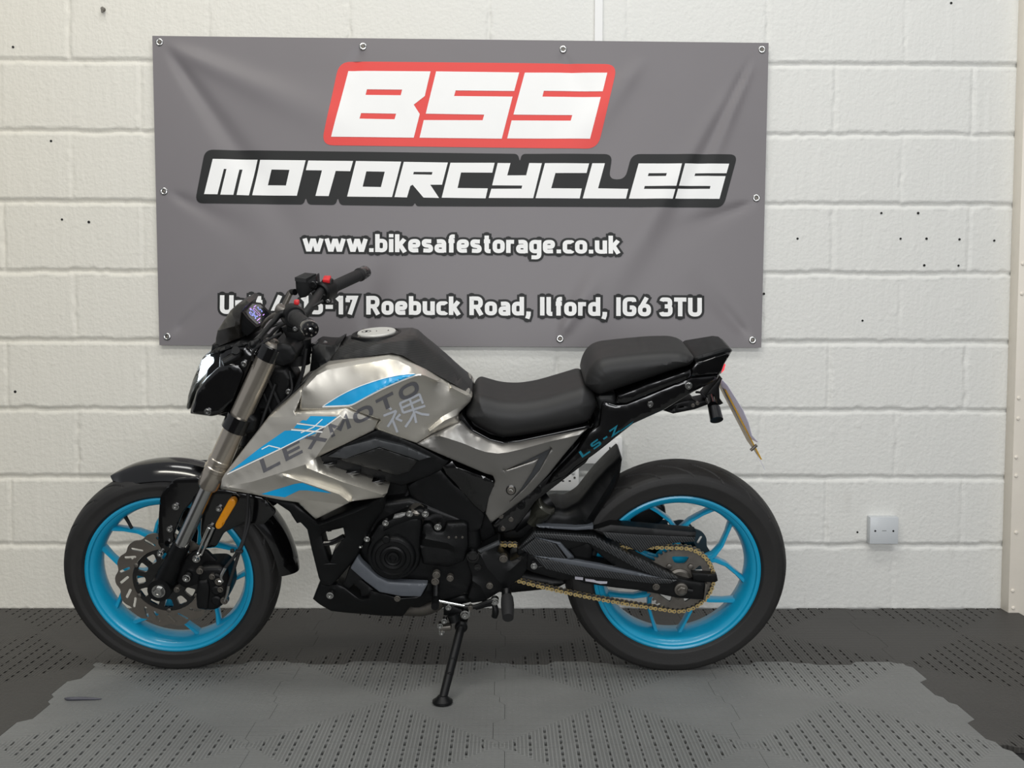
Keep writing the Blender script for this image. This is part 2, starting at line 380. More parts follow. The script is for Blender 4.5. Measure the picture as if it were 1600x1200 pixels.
# ---------------------------------------------------------------- stroke lettering
def O_(w=58): return fillet([(10, 10), (10, 63), (w-10, 63), (w-10, 10)], 19)
def CL(p): return list(p)+[p[0]]
def FO(p, r): return fillet(p, r, 6, False)
GL = {
 'w': (100, [[(8, 73), (25, 11), (33, 11), (46, 62), (54, 62), (67, 11), (75, 11), (92, 73)]]), '.': (22, [[(11, 0), (11, 21)]]),
 'b': (58, [[(10, 100), (10, 0)], CL(O_())]), 'd': (58, [[(48, 100), (48, 0)], CL(O_())]), 'o': (58, [CL(O_())]),
 'i': (22, [[(11, 0), (11, 73)], [(11, 82), (11, 101)]]), 'k': (56, [[(10, 100), (10, 0)], [(12, 28), (46, 73)], [(22, 44), (48, 0)]]),
 'e': (58, [FO([(49, 11), (10, 9), (10, 63), (48, 63), (48, 35), (12, 35)], 18)]),
 's': (54, [FO([(46, 62), (10, 64), (10, 40), (44, 34), (44, 9), (7, 11)], 14)]),
 'a': (56, [FO([(11, 62), (46, 64), (46, 0)], 19), FO([(46, 38), (10, 38), (10, 9), (46, 9)], 15)]),
 'f': (36, [FO([(17, 0), (17, 90), (34, 90)], 14), [(3, 64), (33, 64)]]), 't': (38, [FO([(17, 96), (17, 9), (36, 9)], 12), [(3, 64), (34, 64)]]),
 'r': (40, [[(10, 73), (10, 0)], FO([(10, 42), (12, 63), (38, 62)], 14)]),
 'g': (58, [FO([(48, 73), (48, -24), (10, -23)], 19), CL(O_())]), 'c': (52, [FO([(47, 58), (44, 63), (10, 63), (10, 10), (44, 10), (47, 15)], 18)]),
 'u': (58, [FO([(10, 73), (10, 10), (48, 10)], 18), [(48, 73), (48, 0)]]), 'n': (58, [[(10, 73), (10, 0)], FO([(10, 63), (48, 63), (48, 0)], 18)]),
 'l': (32, [FO([(10, 100), (10, 9), (28, 9)], 10)]), ',': (24, [[(14, 21), (13, 2), (7, -17)]]), ' ': (26, []),
 'U': (66, [FO([(10, 100), (10, 10), (56, 10), (56, 100)], 24)]), 'R': (66, [[(10, 100), (10, 0)], FO([(10, 90), (54, 90), (54, 45), (10, 45)], 21), [(34, 46), (58, 0)]]),
 'I': (24, [[(12, 100), (12, 0)]]), 'G': (66, [FO([(56, 76), (54, 90), (10, 90), (10, 10), (56, 10), (56, 46), (34, 46)], 21)]),
 'T': (60, [[(0, 90), (60, 90)], [(30, 90), (30, 0)]]), '6': (62, [CL(fillet([(10, 10), (10, 56), (52, 56), (52, 10)], 21)), [(14, 46), (42, 100)]]),
 '3': (60, [FO([(9, 80), (12, 90), (49, 90), (49, 54), (24, 53)], 16), FO([(24, 53), (51, 52), (51, 10), (10, 10), (7, 22)], 17)]),
 '4': (62, [[(38, 100), (9, 29), (60, 29)], [(46, 58), (46, 0)]]), '1': (38, [[(26, 100), (26, 0)], [(6, 76), (26, 94)]]),
 '7': (58, [[(5, 90), (50, 90), (22, 0)], [(12, 90), (12, 66)]]), '5': (60, [FO([(50, 90), (12, 90), (12, 56), (50, 58), (50, 10), (8, 11)], 17)]),
 '-': (44, [[(4, 40), (40, 40)]]),
 # wide faces used on the bodywork
 'L*': (100, [[(8, 100), (8, 9), (96, 9)]]), 'E*': (100, [[(96, 91), (8, 91), (8, 9), (96, 9)], [(8, 50), (88, 50)]]), 'X*': (106, [[(4, 100), (102, 0)], [(102, 100), (4, 0)]]),
 'M*': (110, [[(8, 0), (8, 96), (55, 30), (102, 96), (102, 0)]]), 'O*': (106, [CL(fillet([(8, 9), (8, 91), (98, 91), (98, 9)], 40))]), 'T*': (100, [[(0, 91), (100, 91)], [(50, 91), (50, 0)]]),
 'S*': (96, [FO([(90, 91), (8, 91), (8, 52), (88, 48), (88, 9), (4, 9)], 14)]), '-*': (60, [[(6, 46), (54, 46)]]), 'Z*': (96, [[(4, 91), (86, 91), (10, 9), (94, 9)]]),
}
def text_paths(chars, gap):
    x = 0; out = []
    for ch in chars:
        adv, st = GL[ch]
        for s_ in st: out.append([(p[0]+x, p[1]) for p in s_])
        x += adv+gap
    return out, x-gap

# ---------------------------------------------------------------- setting: block wall
def vnoise(x, y, fx, fy, seed):
    g = np.random.default_rng(seed).random((64, 64)); a = x*fx; b = y*fy; i = np.floor(a).astype(int); j = np.floor(b).astype(int); u = a-i; v = b-j
    u = u*u*(3-2*u); v = v*v*(3-2*v); f = lambda p, q: g[p % 64, q % 64]
    return (f(i, j)*(1-u)+f(i+1, j)*u)*(1-v)+(f(i, j+1)*(1-u)+f(i+1, j+1)*u)*v-.5
def wall_mat():
    m = mat('white_block_paint', (229, 227, 221), .5); b = m.node_tree.nodes['Principled BSDF']; tc = N(m, 'ShaderNodeTexCoord')
    mp = N(m, 'ShaderNodeMapping'); mp.inputs['Scale'].default_value = (26, 26, 4.5); L(m, tc.outputs['Object'], mp.inputs[0])
    n1 = N(m, 'ShaderNodeTexNoise'); n1.inputs['Scale'].default_value = 1.6; n1.inputs['Detail'].default_value = 5; L(m, mp.outputs[0], n1.inputs[0])
    n2 = N(m, 'ShaderNodeTexNoise'); n2.inputs['Scale'].default_value = 95; n2.inputs['Detail'].default_value = 3; L(m, tc.outputs['Object'], n2.inputs[0])
    h = MT(m, 'ADD', MT(m, 'MULTIPLY', n1.outputs[0], .7), MT(m, 'MULTIPLY', n2.outputs[0], .55))
    bp = N(m, 'ShaderNodeBump'); bp.inputs['Strength'].default_value = .8; bp.inputs['Distance'].default_value = .0035; L(m, h, bp.inputs['Height']); L(m, bp.outputs[0], b.inputs['Normal'])
    # warm light put into the colour towards one side, grime low down in blotches
    n3 = N(m, 'ShaderNodeTexNoise'); n3.inputs['Scale'].default_value = 1.1; n3.inputs['Detail'].default_value = 4; L(m, tc.outputs['Object'], n3.inputs[0])
    s = N(m, 'ShaderNodeSeparateXYZ'); L(m, tc.outputs['Object'], s.inputs[0])
    t = N(m, 'ShaderNodeMapRange'); t.inputs[1].default_value = .6; t.inputs[2].default_value = -1.4; L(m, MT(m, 'ADD', s.outputs[0], MT(m, 'MULTIPLY', n3.outputs[0], .8)), t.inputs[0])
    x = N(m, 'ShaderNodeMix', data_type='RGBA'); x.inputs[6].default_value = rgb((214, 214, 209)); x.inputs[7].default_value = rgb((215, 211, 198)); L(m, t.outputs[0], x.inputs[0])
    mp2 = N(m, 'ShaderNodeMapping'); mp2.inputs['Scale'].default_value = (9, 9, 3); L(m, tc.outputs['Object'], mp2.inputs[0])
    n4 = N(m, 'ShaderNodeTexNoise'); n4.inputs['Scale'].default_value = 1.5; n4.inputs['Detail'].default_value = 7; n4.inputs['Roughness'].default_value = .7; L(m, mp2.outputs[0], n4.inputs[0])
    z = N(m, 'ShaderNodeMapRange'); z.inputs[1].default_value = .62; z.inputs[2].default_value = .0; L(m, s.outputs[2], z.inputs[0])
    gr = N(m, 'ShaderNodeMapRange'); gr.inputs[1].default_value = .6; gr.inputs[2].default_value = .78; L(m, n4.outputs[0], gr.inputs[0])
    y = N(m, 'ShaderNodeMix', data_type='RGBA'); L(m, MT(m, 'MULTIPLY', MT(m, 'MULTIPLY', gr.outputs[0], z.outputs[0]), .4), y.inputs[0]); L(m, x.outputs[2], y.inputs[6]); y.inputs[7].default_value = rgb((150, 142, 132))
    L(m, y.outputs[2], b.inputs['Base Color']); return m
WALLM = wall_mat()
def build_wall():
    z0, x0 = 1.7879, 1.3057; st = .006
    X, Z = np.meshgrid(np.arange(-2.3, 2.0, st), np.arange(-.03, 2.6, st)); sh = X.shape
    zz = Z+vnoise(X, Z, 9, 3, 1)*.004+vnoise(X, Z, 45, 30, 2)*.0045
    k = (z0-zz)/.225; dc = np.abs(k-np.round(k))*.225; row = np.floor(k).astype(int)+1
    xx = X+vnoise(X, Z, 4, 14, 3)*.005+vnoise(X, Z, 30, 50, 4)*.006
    c = (xx-x0)/.225+(row % 2); dj = np.abs(c/2-np.round(c/2))*.45
    prof = lambda d, wd: np.clip(1-(d/wd)**2, 0, 1)**.7
    hj = prof(dc, .009)*(.0085+.002*vnoise(X, Z, 3, 4, 5)*2)
    jid = (np.round(c/2).astype(int)*7+row*13) % 64; js = np.random.default_rng(11).random(64)[jid]
    hv = prof(dj, .0075)*(.0018+.0034*js)*(1+1.2*vnoise(X, Z, 20, 30, 6))
    rag = prof(np.abs(dc-.0105), .0035)*np.maximum(vnoise(X, Z, 70, 40, 7), 0)*.006
    rag2 = prof(np.abs(dj-.009), .005)*np.maximum(vnoise(X, Z, 55, 75, 8), 0)*.005
    h = -np.maximum(hj, hv)+rag+rag2
    h += vnoise(X, Z, 2.2, 4.4, 9)*.0012+np.maximum(vnoise(X, Z, 60, 5, 10)-.2, 0)*.0022+np.maximum(vnoise(X, Z, 85, 85, 12)-.36, 0)*.012
    blk = (np.round((c-.999)/2).astype(int)*5+row*11) % 64; h += (np.random.default_rng(5).random(64)[blk]-.5)*.0022
    v = np.stack([X, WALL-h, Z], -1).reshape(-1, 3).astype('f'); ny, nx = sh
    i = np.arange(ny*nx).reshape(sh); q = np.stack([i[:-1, :-1], i[:-1, 1:], i[1:, 1:], i[1:, :-1]], -1).reshape(-1, 4).astype('i')
    me = bpy.data.meshes.new('wall_back'); me.vertices.add(len(v)); me.vertices.foreach_set('co', v.ravel())
    me.loops.add(q.size); me.loops.foreach_set('vertex_index', q.ravel()); me.polygons.add(len(q)); me.polygons.foreach_set('loop_start', np.arange(0, q.size, 4).astype('i')); me.polygons.foreach_set('loop_total', np.full(len(q), 4, 'i'))
    me.update(calc_edges=True); me.polygons.foreach_set('use_smooth', [True]*len(q)); me.materials.append(WALLM)
    o = bpy.data.objects.new('wall_back', me); COL.objects.link(o); tagit(o, kind='structure')
    for px, py in [(1246, 373), (1377, 333), (1434.5, 333), (1407, 373), (1447.5, 373), (1499, 374), (1553.5, 376), (1444, 414.5), (1497.5, 415), (1193.5, 459), (1347.5, 501), (1339.5, 831.5), (80, 220.5), (139, 347), (97, 343), (20.5, 73.5), (82, 485.5), (24, 612), (1486, 5)]:
        p = on_y(px, py, WALL); b = MB(); b.lathe([(-.0016, .0), (-.0016, .0035+.0012*random.random()), (.004, .003)], p, n=10); b.build('screw_hole', HOLE, o)
    p = on_y(162, 15, WALL); b = MB(); b.lathe([(.003, .007), (-.012, .006), (-.012, .0)], p, n=12); b.tube([p+Vector((0, -.008, 0)), p+Vector((0, -.014, -.008)), p+Vector((.001, -.012, -.014))], .0035, 8); b.build('wall_plug', DULL, o)
    return o
WB = build_wall()
fl = MB(); fl.box((0, 1.5, -.03), (5.4, 3.85, .03)); tagit(fl.build('floor', mat('concrete', (24, 24, 23), .8, vary=.2, vscale=9)), kind='structure')
# painted steel column at the end of the wall
CREAM = mat('cream_paint', (226, 219, 206), .42, vary=.05, vscale=12, bump=.2, bscale=60)
px0 = on_y(1566, 850, WALL).x
tr = MB(); tr.box((px0+.1, WALL-.027, 1.3), (.2, .056, 2.7), bev=.002); tro = tr.build('trim_1', CREAM); tagit(tro, kind='structure')
for px, py in [(1590.5, 140), (1582, 412), (1593.5, 459), (1591.5, 622), (1574, 654), (1587.5, 714.5), (1587.5, 743.5), (1587.5, 832), (1570.5, 923), (1583, 950)]:
    p = on_y(px, py, WALL-.055)
    if p.x < px0+.006: p.x = px0+.012
    b = MB(); b.lathe([(.002, .0062), (-.0022, .0058), (-.004, .0035), (-.0044, 0)], p, n=12); b.build('rivet', CREAM, tro)

# ---------------------------------------------------------------- floor mats
TS, TX, TY = .5642, -.2840, 3.1254
def mat_rubber(name, c, vary=.1):
    m = mat(name, c, .55); b = m.node_tree.nodes['Principled BSDF']; tc = N(m, 'ShaderNodeTexCoord'); s = N(m, 'ShaderNodeSeparateXYZ'); L(m, tc.outputs['Object'], s.inputs[0])
    sel = MT(m, 'GREATER_THAN', MT(m, 'ABSOLUTE', s.outputs[1]), MT(m, 'ABSOLUTE', s.outputs[0]))
    v = MT(m, 'ADD', MT(m, 'MULTIPLY', sel, s.outputs[0]), MT(m, 'MULTIPLY', MT(m, 'SUBTRACT', 1, sel), s.outputs[1]))
    u = MT(m, 'ADD', MT(m, 'MULTIPLY', sel, s.outputs[1]), MT(m, 'MULTIPLY', MT(m, 'SUBTRACT', 1, sel), s.outputs[0]))
    f = MT(m, 'FRACT', MT(m, 'ADD', MT(m, 'MULTIPLY', v, 64/TS), .5)); tri = MT(m, 'ABSOLUTE', MT(m, 'SUBTRACT', f, .5))
    rib = N(m, 'ShaderNodeMapRange'); rib.inputs[1].default_value = .10; rib.inputs[2].default_value = .2; L(m, tri, rib.inputs[0])
    # short cross bars inside the ribs
    f2 = MT(m, 'FRACT', MT(m, 'MULTIPLY', u, 36/TS)); br = MT(m, 'MULTIPLY', MT(m, 'LESS_THAN', f2, .12), .35)
    n = N(m, 'ShaderNodeTexNoise'); n.inputs['Scale'].default_value = 150; L(m, tc.outputs['Object'], n.inputs[0])
    h = MT(m, 'ADD', MT(m, 'SUBTRACT', rib.outputs[0], br), MT(m, 'MULTIPLY', n.outputs[0], .25))
    bp = N(m, 'ShaderNodeBump'); bp.inputs['Strength'].default_value = 1; bp.inputs['Distance'].default_value = .0026; L(m, h, bp.inputs['Height']); L(m, bp.outputs[0], b.inputs['Normal'])
    oi = N(m, 'ShaderNodeObjectInfo'); ad = N(m, 'ShaderNodeVectorMath', operation='ADD'); L(m, tc.outputs['Object'], ad.inputs[0]); L(m, oi.outputs['Location'], ad.inputs[1])
    g = N(m, 'ShaderNodeTexNoise'); g.inputs['Scale'].default_value = 3.5; g.inputs['Detail'].default_value = 6; L(m, ad.outputs[0], g.inputs[0])
    g2 = N(m, 'ShaderNodeTexNoise'); g2.inputs['Scale'].default_value = 120; g2.inputs['Detail'].default_value = 2; L(m, ad.outputs[0], g2.inputs[0])
    sp = MT(m, 'MULTIPLY', MT(m, 'GREATER_THAN', g2.outputs[0], .72), .5)
    k = N(m, 'ShaderNodeMapRange'); k.inputs[1].default_value = .3; k.inputs[2].default_value = .7; k.inputs[3].default_value = 1-vary; k.inputs[4].default_value = 1+vary; L(m, g.outputs[0], k.inputs[0])
    x = N(m, 'ShaderNodeMix', data_type='RGBA', blend_type='MULTIPLY'); x.inputs[0].default_value = 1; x.inputs[6].default_value = rgb(c)
    L(m, MT(m, 'ADD', k.outputs[0], sp), x.inputs[7]); L(m, x.outputs[2], b.inputs['Base Color']); return m
MATD = mat_rubber('dark_mat_plastic', (61, 59, 56)); MATL = mat_rubber('grey_mat_plastic', (120, 121, 119))
def seam(s):
    """jigsaw edge: offset of a seam along its run"""
    t = s/TS+.5; v = (t*2) % 1.0; A = .0135
    def rmp(a, b, x): return min(1, max(0, (x-a)/(b-a)))
    return A*(-rmp(.06, .12, v)+2*rmp(.46, .54, v)-rmp(.88, .94, v))
def tile_mesh():
    D = TS/16; sw = .003; xs = {-TS/2, TS/2}; P = TS/18; sl = .0185; ys = {-TS/2, TS/2}
    for k in range(-7, 8): xs |= {k*D-sw, k*D+sw, k*D+D/2}
    for k in range(-9, 9): c = (k+.5)*P; ys |= {c-sl/2, c+sl/2}
    for v_ in (.06, .12, .46, .54, .88, .94):
        for h in (0, .5): ys.add((h+v_/2-.5)*TS); xs.add((h+v_/2-.5)*TS)
    clean = lambda q: [x for i, x in enumerate(sorted(q)) if i == 0 or x-sorted(q)[i-1] > 6e-4]
    xs, ys = clean(xs), clean(ys); nx, ny = len(xs), len(ys); V = []; F = []; g = .9985
    ramp = lambda s: max(0., (abs(s)/(TS/2)-.8)/.2)
    for y in ys:
        for x in xs: V.append(((x+seam(y)*ramp(x))*g, (y+seam(x)*ramp(y))*g, 0))
    def isslot(xa, xb, ya, yb):
        xm, ym = (xa+xb)/2, (ya+yb)/2
        if xb-xa > 2.2*sw or abs(ym) > TS/2*.985: return False
        if abs(xm-round(xm/D)*D) > .0008: return False
        k = math.floor(ym/P); c = (k+.5)*P
        return abs(ym-c) < sl/2 and abs(ym) > abs(xm)+.012 and min(abs(ya-c), abs(yb-c)) <= sl/2+1e-4
    for j in range(ny-1):
        for i in range(nx-1):
            if isslot(xs[i], xs[i+1], ys[j], ys[j+1]): continue
            F.append((j*nx+i, j*nx+i+1, (j+1)*nx+i+1, (j+1)*nx+i))
    me = bpy.data.meshes.new('mat_tile'); me.from_pydata(V, [], F); bm = bmesh.new(); bm.from_mesh(me)
    r = bmesh.ops.extrude_face_region(bm, geom=list(bm.faces)); bmesh.ops.translate(bm, verts=[e for e in r['geom'] if isinstance(e, bmesh.types.BMVert)], vec=(0, 0, -.0135))
    bmesh.ops.recalc_face_normals(bm, faces=bm.faces); bm.to_mesh(me); bm.free(); return me
TM = tile_mesh(); TMD = TM.copy(); TM.materials.append(MATL); TMD.materials.append(MATD)
def tile(a, b, light, label):
    o = bpy.data.objects.new('mat_tile', TM if light else TMD); COL.objects.link(o)
    o.location = (TX+TS*a-.0042*TS*b, TY-TS*b-.0042*TS*a, 0); o.rotation_euler.z = -.0042
    tagit(o, label, 'floor tile', 'light grey slotted mat tiles in front of the motorcycle' if light else 'dark charcoal slotted mat tiles along the wall')
for a, t in {-2: 'dark charcoal mat tile against the wall, beyond the front edge of the front wheel', -1: 'dark charcoal mat tile against the wall, under the rear half of the front wheel', 0: 'dark charcoal mat tile against the wall, below the engine', 1: 'dark charcoal mat tile against the wall, under the front half of the rear wheel',
             2: 'dark charcoal mat tile against the wall, just behind the rear wheel', 3: 'dark charcoal mat tile against the wall, beside the cream steel column'}.items(): tile(a, 0, False, t)
tile(-2, 1, False, 'dark charcoal mat tile touching the jagged front-wheel end of the grey mat patch'); tile(3, 1, False, 'dark charcoal mat tile touching the jagged rear-wheel end of the grey mat patch')
for a, t in {-1: 'light grey mat tile carrying a dark scuff, in front of the front wheel', 0: 'light grey mat tile that the side stand foot rests on', 1: 'light grey mat tile in front of the rear wheel, right of the side stand tile', 2: 'light grey mat tile at the end of its row beyond the rear wheel'}.items(): tile(a, 1, True, t)
for a, t in {-1: 'light grey mat tile nearest the viewer below the scuffed tile', 0: 'light grey mat tile nearest the viewer below the side stand foot', 1: 'light grey mat tile nearest the viewer below the rear wheel', 2: 'light grey mat tile nearest the viewer at the far rear-wheel end'}.items(): tile(a, 2, True, t)

# ---------------------------------------------------------------- banner
BC = [on_y(x, y, WALL-.016) for x, y in ((238, 56), (1201, 67), (1189.5, 543), (249, 539.5))]
RID = [(.02, .03, .2, .55, .035, -.005), (.02, .03, .33, .3, .05, .004), (.98, .04, .86, .5, .03, -.007), (.98, .04, .9, .42, .02, .005), (.98, .05, .7, .95, .05, .005), (.985, .52, .85, .62, .03, -.004),
       (.34, .02, .30, .2, .03, -.003), (.66, .03, .70, .18, .03, -.003), (.02, .5, .14, .62, .03, -.003), (.66, .98, .74, .7, .035, .004), (.34, .98, .36, .72, .04, -.003), (.02, .97, .12, .8, .03, -.003), (.98, .97, .9, .8, .03, -.003), (.80, .05, .62, .5, .06, .004)]
def bdisp(u, v):
    u = np.asarray(u, float); v = np.asarray(v, float); d = np.zeros(np.broadcast(u, v).shape)
    for a, b, c, e, wd, am in RID:
        X, Y = (u-a)*2, v-b; dx, dy = (c-a)*2, e-b; L2 = dx*dx+dy*dy; t = (X*dx+Y*dy)/L2; pr = np.abs(X*dy-Y*dx)/math.sqrt(L2)
        tt = np.clip(t, 0, 1.3); d = d+1.7*am*np.exp(-(pr/(wd*(.35+tt)))**2)*np.clip(t*6, 0, 1)*np.clip((1.3-t)/.8, 0, 1)
    return d+vnoise(u*2, v, 2.2, 2.6, 21)*.006*np.minimum(1, 8*np.minimum(np.minimum(u, 1-u), np.minimum(v, 1-v))+.15)
def bpos(u, v, off=0.):
    u = np.asarray(u, float); v = np.asarray(v, float); A, B, Cc, D = [np.array(c) for c in BC]
    p = (A[None]*((1-u)*(1-v))[:, None]+B[None]*(u*(1-v))[:, None]+Cc[None]*(u*v)[:, None]+D[None]*((1-u)*v)[:, None]); p[:, 1] -= bdisp(u, v)+off; return p
def buv(px, py):
    p = np.array([on_y(x, y, WALL-.016)[:] for x, y in zip(px, py)]); A, B, Cc, D = [np.array(c) for c in BC]; u = np.full(len(p), .5); v = u.copy()
    for _ in range(8):
        q = A*((1-u)*(1-v))[:, None]+B*(u*(1-v))[:, None]+Cc*(u*v)[:, None]+D*((1-u)*v)[:, None]; u = u+(p-q)[:, 0]/(B-A)[0]; v = v+(p-q)[:, 2]/(D-A)[2]
    return u, v
bx = []; nu, nv = 200, 100
uu, vv = np.meshgrid(np.linspace(0, 1, nu), np.linspace(0, 1, nv)); P = bpos(uu.ravel(), vv.ravel())
FB = [(j*nu+i, j*nu+i+1, (j+1)*nu+i+1, (j+1)*nu+i) for j in range(nv-1) for i in range(nu-1)]
K = nu*nv; rim = [i for i in range(nu)]+[j*nu+nu-1 for j in range(1, nv)]+[(nv-1)*nu+i for i in range(nu-2, -1, -1)]+[j*nu for j in range(nv-2, 0, -1)]
BANV = mat('banner_vinyl', (114, 110, 112), .42, 0, 0, .03, 8, .05, 900)
BAN = mk('banner', list(map(tuple, P))+[(a, b+.001, c) for a, b, c in P], FB+[tuple(i+K for i in f[::-1]) for f in FB]+[(rim[i], rim[(i+1) % len(rim)], rim[(i+1) % len(rim)]+K, rim[i]+K) for i in range(len(rim))], BANV, None, 80)
tagit(BAN, 'grey vinyl banner with white lettering, screwed to the white block wall', 'banner')
def bprint(name, m, shapes, off, step=9.0, label=None):
    """shapes: list of (outline, [holes]) in photograph pixels"""
    V = []; F = []
    for si, (ol, hs) in enumerate(shapes):
        lps = [densify(ol, step)]+[densify(h, step) for h in hs]; pts = []; E = []
        for lp in lps: n0 = len(pts); pts += [tuple(q[:2]) for q in lp]; E += [(n0+i, n0+(i+1) % len(lp)) for i in range(len(lp))]
        A = np.array(lps[0])[:, :2]; lo, hi = A.min(0), A.max(0); gx, gy = np.meshgrid(np.arange(lo[0]+step/2, hi[0], step), np.arange(lo[1]+step/2, hi[1], step)); G = np.stack([gx.ravel(), gy.ravel()], 1)
        def isin(Q):
            r = inside(Q, lps[0])
            for h in lps[1:]: r &= ~inside(Q, h)
            return r
        if len(G): G = G[isin(G)]
        if len(G): G = G[segdist(G, pts, False) > step*.3]
        ov, of, _ = cdt(pts+[tuple(g) for g in G], E); Q = np.array([tuple(v) for v in ov]); T = np.array([f for f in of if len(f) == 3]); T = T[isin(Q[T].mean(1))]
        u, v = buv(Q[:, 0], Q[:, 1]); W3 = bpos(u, v, off+si*2e-6); n = len(V); V += list(map(tuple, W3)); F += [tuple(int(i)+n for i in t) for t in T]
    o = mk(name, V, F, m, BAN, 80, recalc=False)
    if label: o['label'] = label
    return o
q1, q2, q3 = C(480, 80, 3.2), C(290, 220, 3.636), C(720, 220, 3.556)
def rib_shapes(paths, wd, ext, f):
    out = []
    for p in paths:
        for quad in ribbon(p, wd, ext): out.append(([f(x, y) for x, y in quad], []))
    return out
def discs(paths, r, f):
    out = []
    for p in paths:
        for x, y in (p[0], p[-1]): out.append(([f(x+r*math.cos(k*math.pi/6), y+r*math.sin(k*math.pi/6)) for k in range(12)], []))
    return out
bprint('red_panel', REDP, [(q1(fillet([(160, 51), (1552, 65), (1452, 490), (70, 470)], 62)), [])], .0010, label='red slanted panel behind the large letters')
bprint('lettering', WHITE, [(q1([(205, 98), (617, 102), (588, 225), (533, 268), (563, 315), (533, 433), (120, 428)]), [q1([(299, 191), (475, 193), (468, 221), (292, 219)]), q1([(270, 310), (445, 313), (437, 341), (262, 338)])]),
    (q1([(645, 102), (1060, 107), (1035, 200), (742, 197), (735, 225), (1027, 228), (973, 438), (562, 433), (583, 345), (877, 346), (885, 318), (593, 313)]), []),
    (q1([(1088, 108), (1500, 108), (1477, 202), (1183, 199), (1176, 228), (1467, 231), (1413, 440), (1000, 437), (1022, 347), (1317, 349), (1325, 321), (1031, 318)]), [])], .0020, label='large white slanted letters')
bprint('black_panel', BLACKP, [(fillet([(320.5, 233.8), (809.5, 240.6), (812.2, 254), (815, 240.7), (957, 241), (951, 280.5), (976.5, 280.5), (987, 241), (1152.5, 241.3), (1130, 324.5), (651, 322.3), (648.4, 316.5), (645.5, 322.2), (531, 320.5), (527.9, 307.5), (524.5, 320.4), (481, 319.7), (477.8, 307.5), (474.5, 319.6), (304.5, 317.5)], 13), [])], .0010, label='black rounded panel behind the middle line of letters')
bprint('lettering', WHITE, [(q2([(155, 103), (408, 107), (360, 310), (290, 308), (322, 163), (305, 163), (272, 307), (198, 306), (233, 160), (218, 160), (182, 304), (106, 303)]), []),
    (q2([(423, 108), (682, 111), (632, 312), (378, 309)]), [q2([(488, 163), (590, 165), (570, 254), (466, 252)])]),
    (q2([(697, 112), (952, 115), (935, 173), (853, 171), (813, 314), (738, 313), (775, 168), (683, 167)]), []),
    (q2([(968, 115), (1225, 119), (1173, 320), (918, 317)]), [q2([(1027, 174), (1132, 176), (1110, 263), (1006, 261)])]),
    (q2([(1240, 120), (1490, 124), (1457, 250), (1390, 250), (1440, 325), (1352, 323), (1290, 250), (1277, 257), (1258, 322), (1187, 320)]), [q2([(1297, 177), (1403, 178), (1399, 193), (1293, 191)])]),
    ([(703.9, 254.4), (772.9, 254.6), (769.2, 270), (720.4, 269.6), (715, 293.9), (762.2, 294.5), (758.8, 310), (690.2, 309)], []),
    (q3([(205, 124), (276, 125), (258, 193), (363, 193), (380, 125), (450, 126), (402, 320), (155, 318), (170, 267), (337, 267), (341, 250), (174, 248)]), []),
    (q3([(467, 126), (712, 127), (698, 180), (525, 181), (502, 265), (672, 266), (660, 321), (415, 320)]), []),
    (q3([(730, 126), (800, 126), (762, 265), (930, 268), (917, 322), (677, 321)]), []),
    (q3([(987, 127), (1226, 128), (1195, 252), (1021, 252), (1017, 268), (1190, 270), (1175, 323), (933, 322)]), [q3([(1043, 181), (1143, 181), (1138, 197), (1038, 197)])]),
    (q3([(1243, 128), (1490, 128), (1475, 181), (1302, 182), (1298, 196), (1470, 197), (1436, 323), (1190, 322), (1205, 268), (1382, 268), (1386, 252), (1210, 251)]), [])], .0020, label='white slanted letters of the middle line')
def line_text(s_, gap, xa, xb, ya, yb, hcap, lab, wd=22):
    paths, wtot = text_paths(s_, gap); k = (xb-xa)/wtot
    f = lambda x, y: (xa+x*k, ya+(yb-ya)*x/wtot-y*hcap/100)
    bprint('letter_outline', BLACKP, rib_shapes(paths, wd+25, 12, f)+discs(paths, 20, f), .0010, 12)
    bprint('lettering', WHITE, rib_shapes(paths, wd, 0, f), .0026, 12, label=lab)
line_text('www.bikesafestorage.co.uk', 9, 473.5, 968.5, 393, 396.6, 28.0, 'small white letters of the web address')
line_text('Unit 4, 15-17 Roebuck Road, Ilford, IG6 3TU', 9.5, 344, 1096, 490.2, 494.4, 29.0, 'small white letters of the street address')
for px, py in [(249, 66), (567, 72.5), (880, 77), (1191, 77.5), (256, 299), (1182, 309.5), (261, 526), (567, 528), (875, 529.5), (1176, 531.5)]:
    u, v = buv([px], [py]); p = Vector(bpos(u, v, .0005)[0]); b = MB()
    b.lathe([(-.001+.0035*math.sin(t), .0088+.0042*math.cos(t)) for t in [2*math.pi*k/14 for k in range(14)]], p, (0, -1, 0), 22, True); e = b.build('eyelet', STEEL, BAN)
    b = MB(); b.lathe([(-.006, .003), (.0005, .0052), (.0028, .004), (.003, .0016), (.0012, 0)], p, (0, -1, 0), 14); b.build('screw', DULL, e)

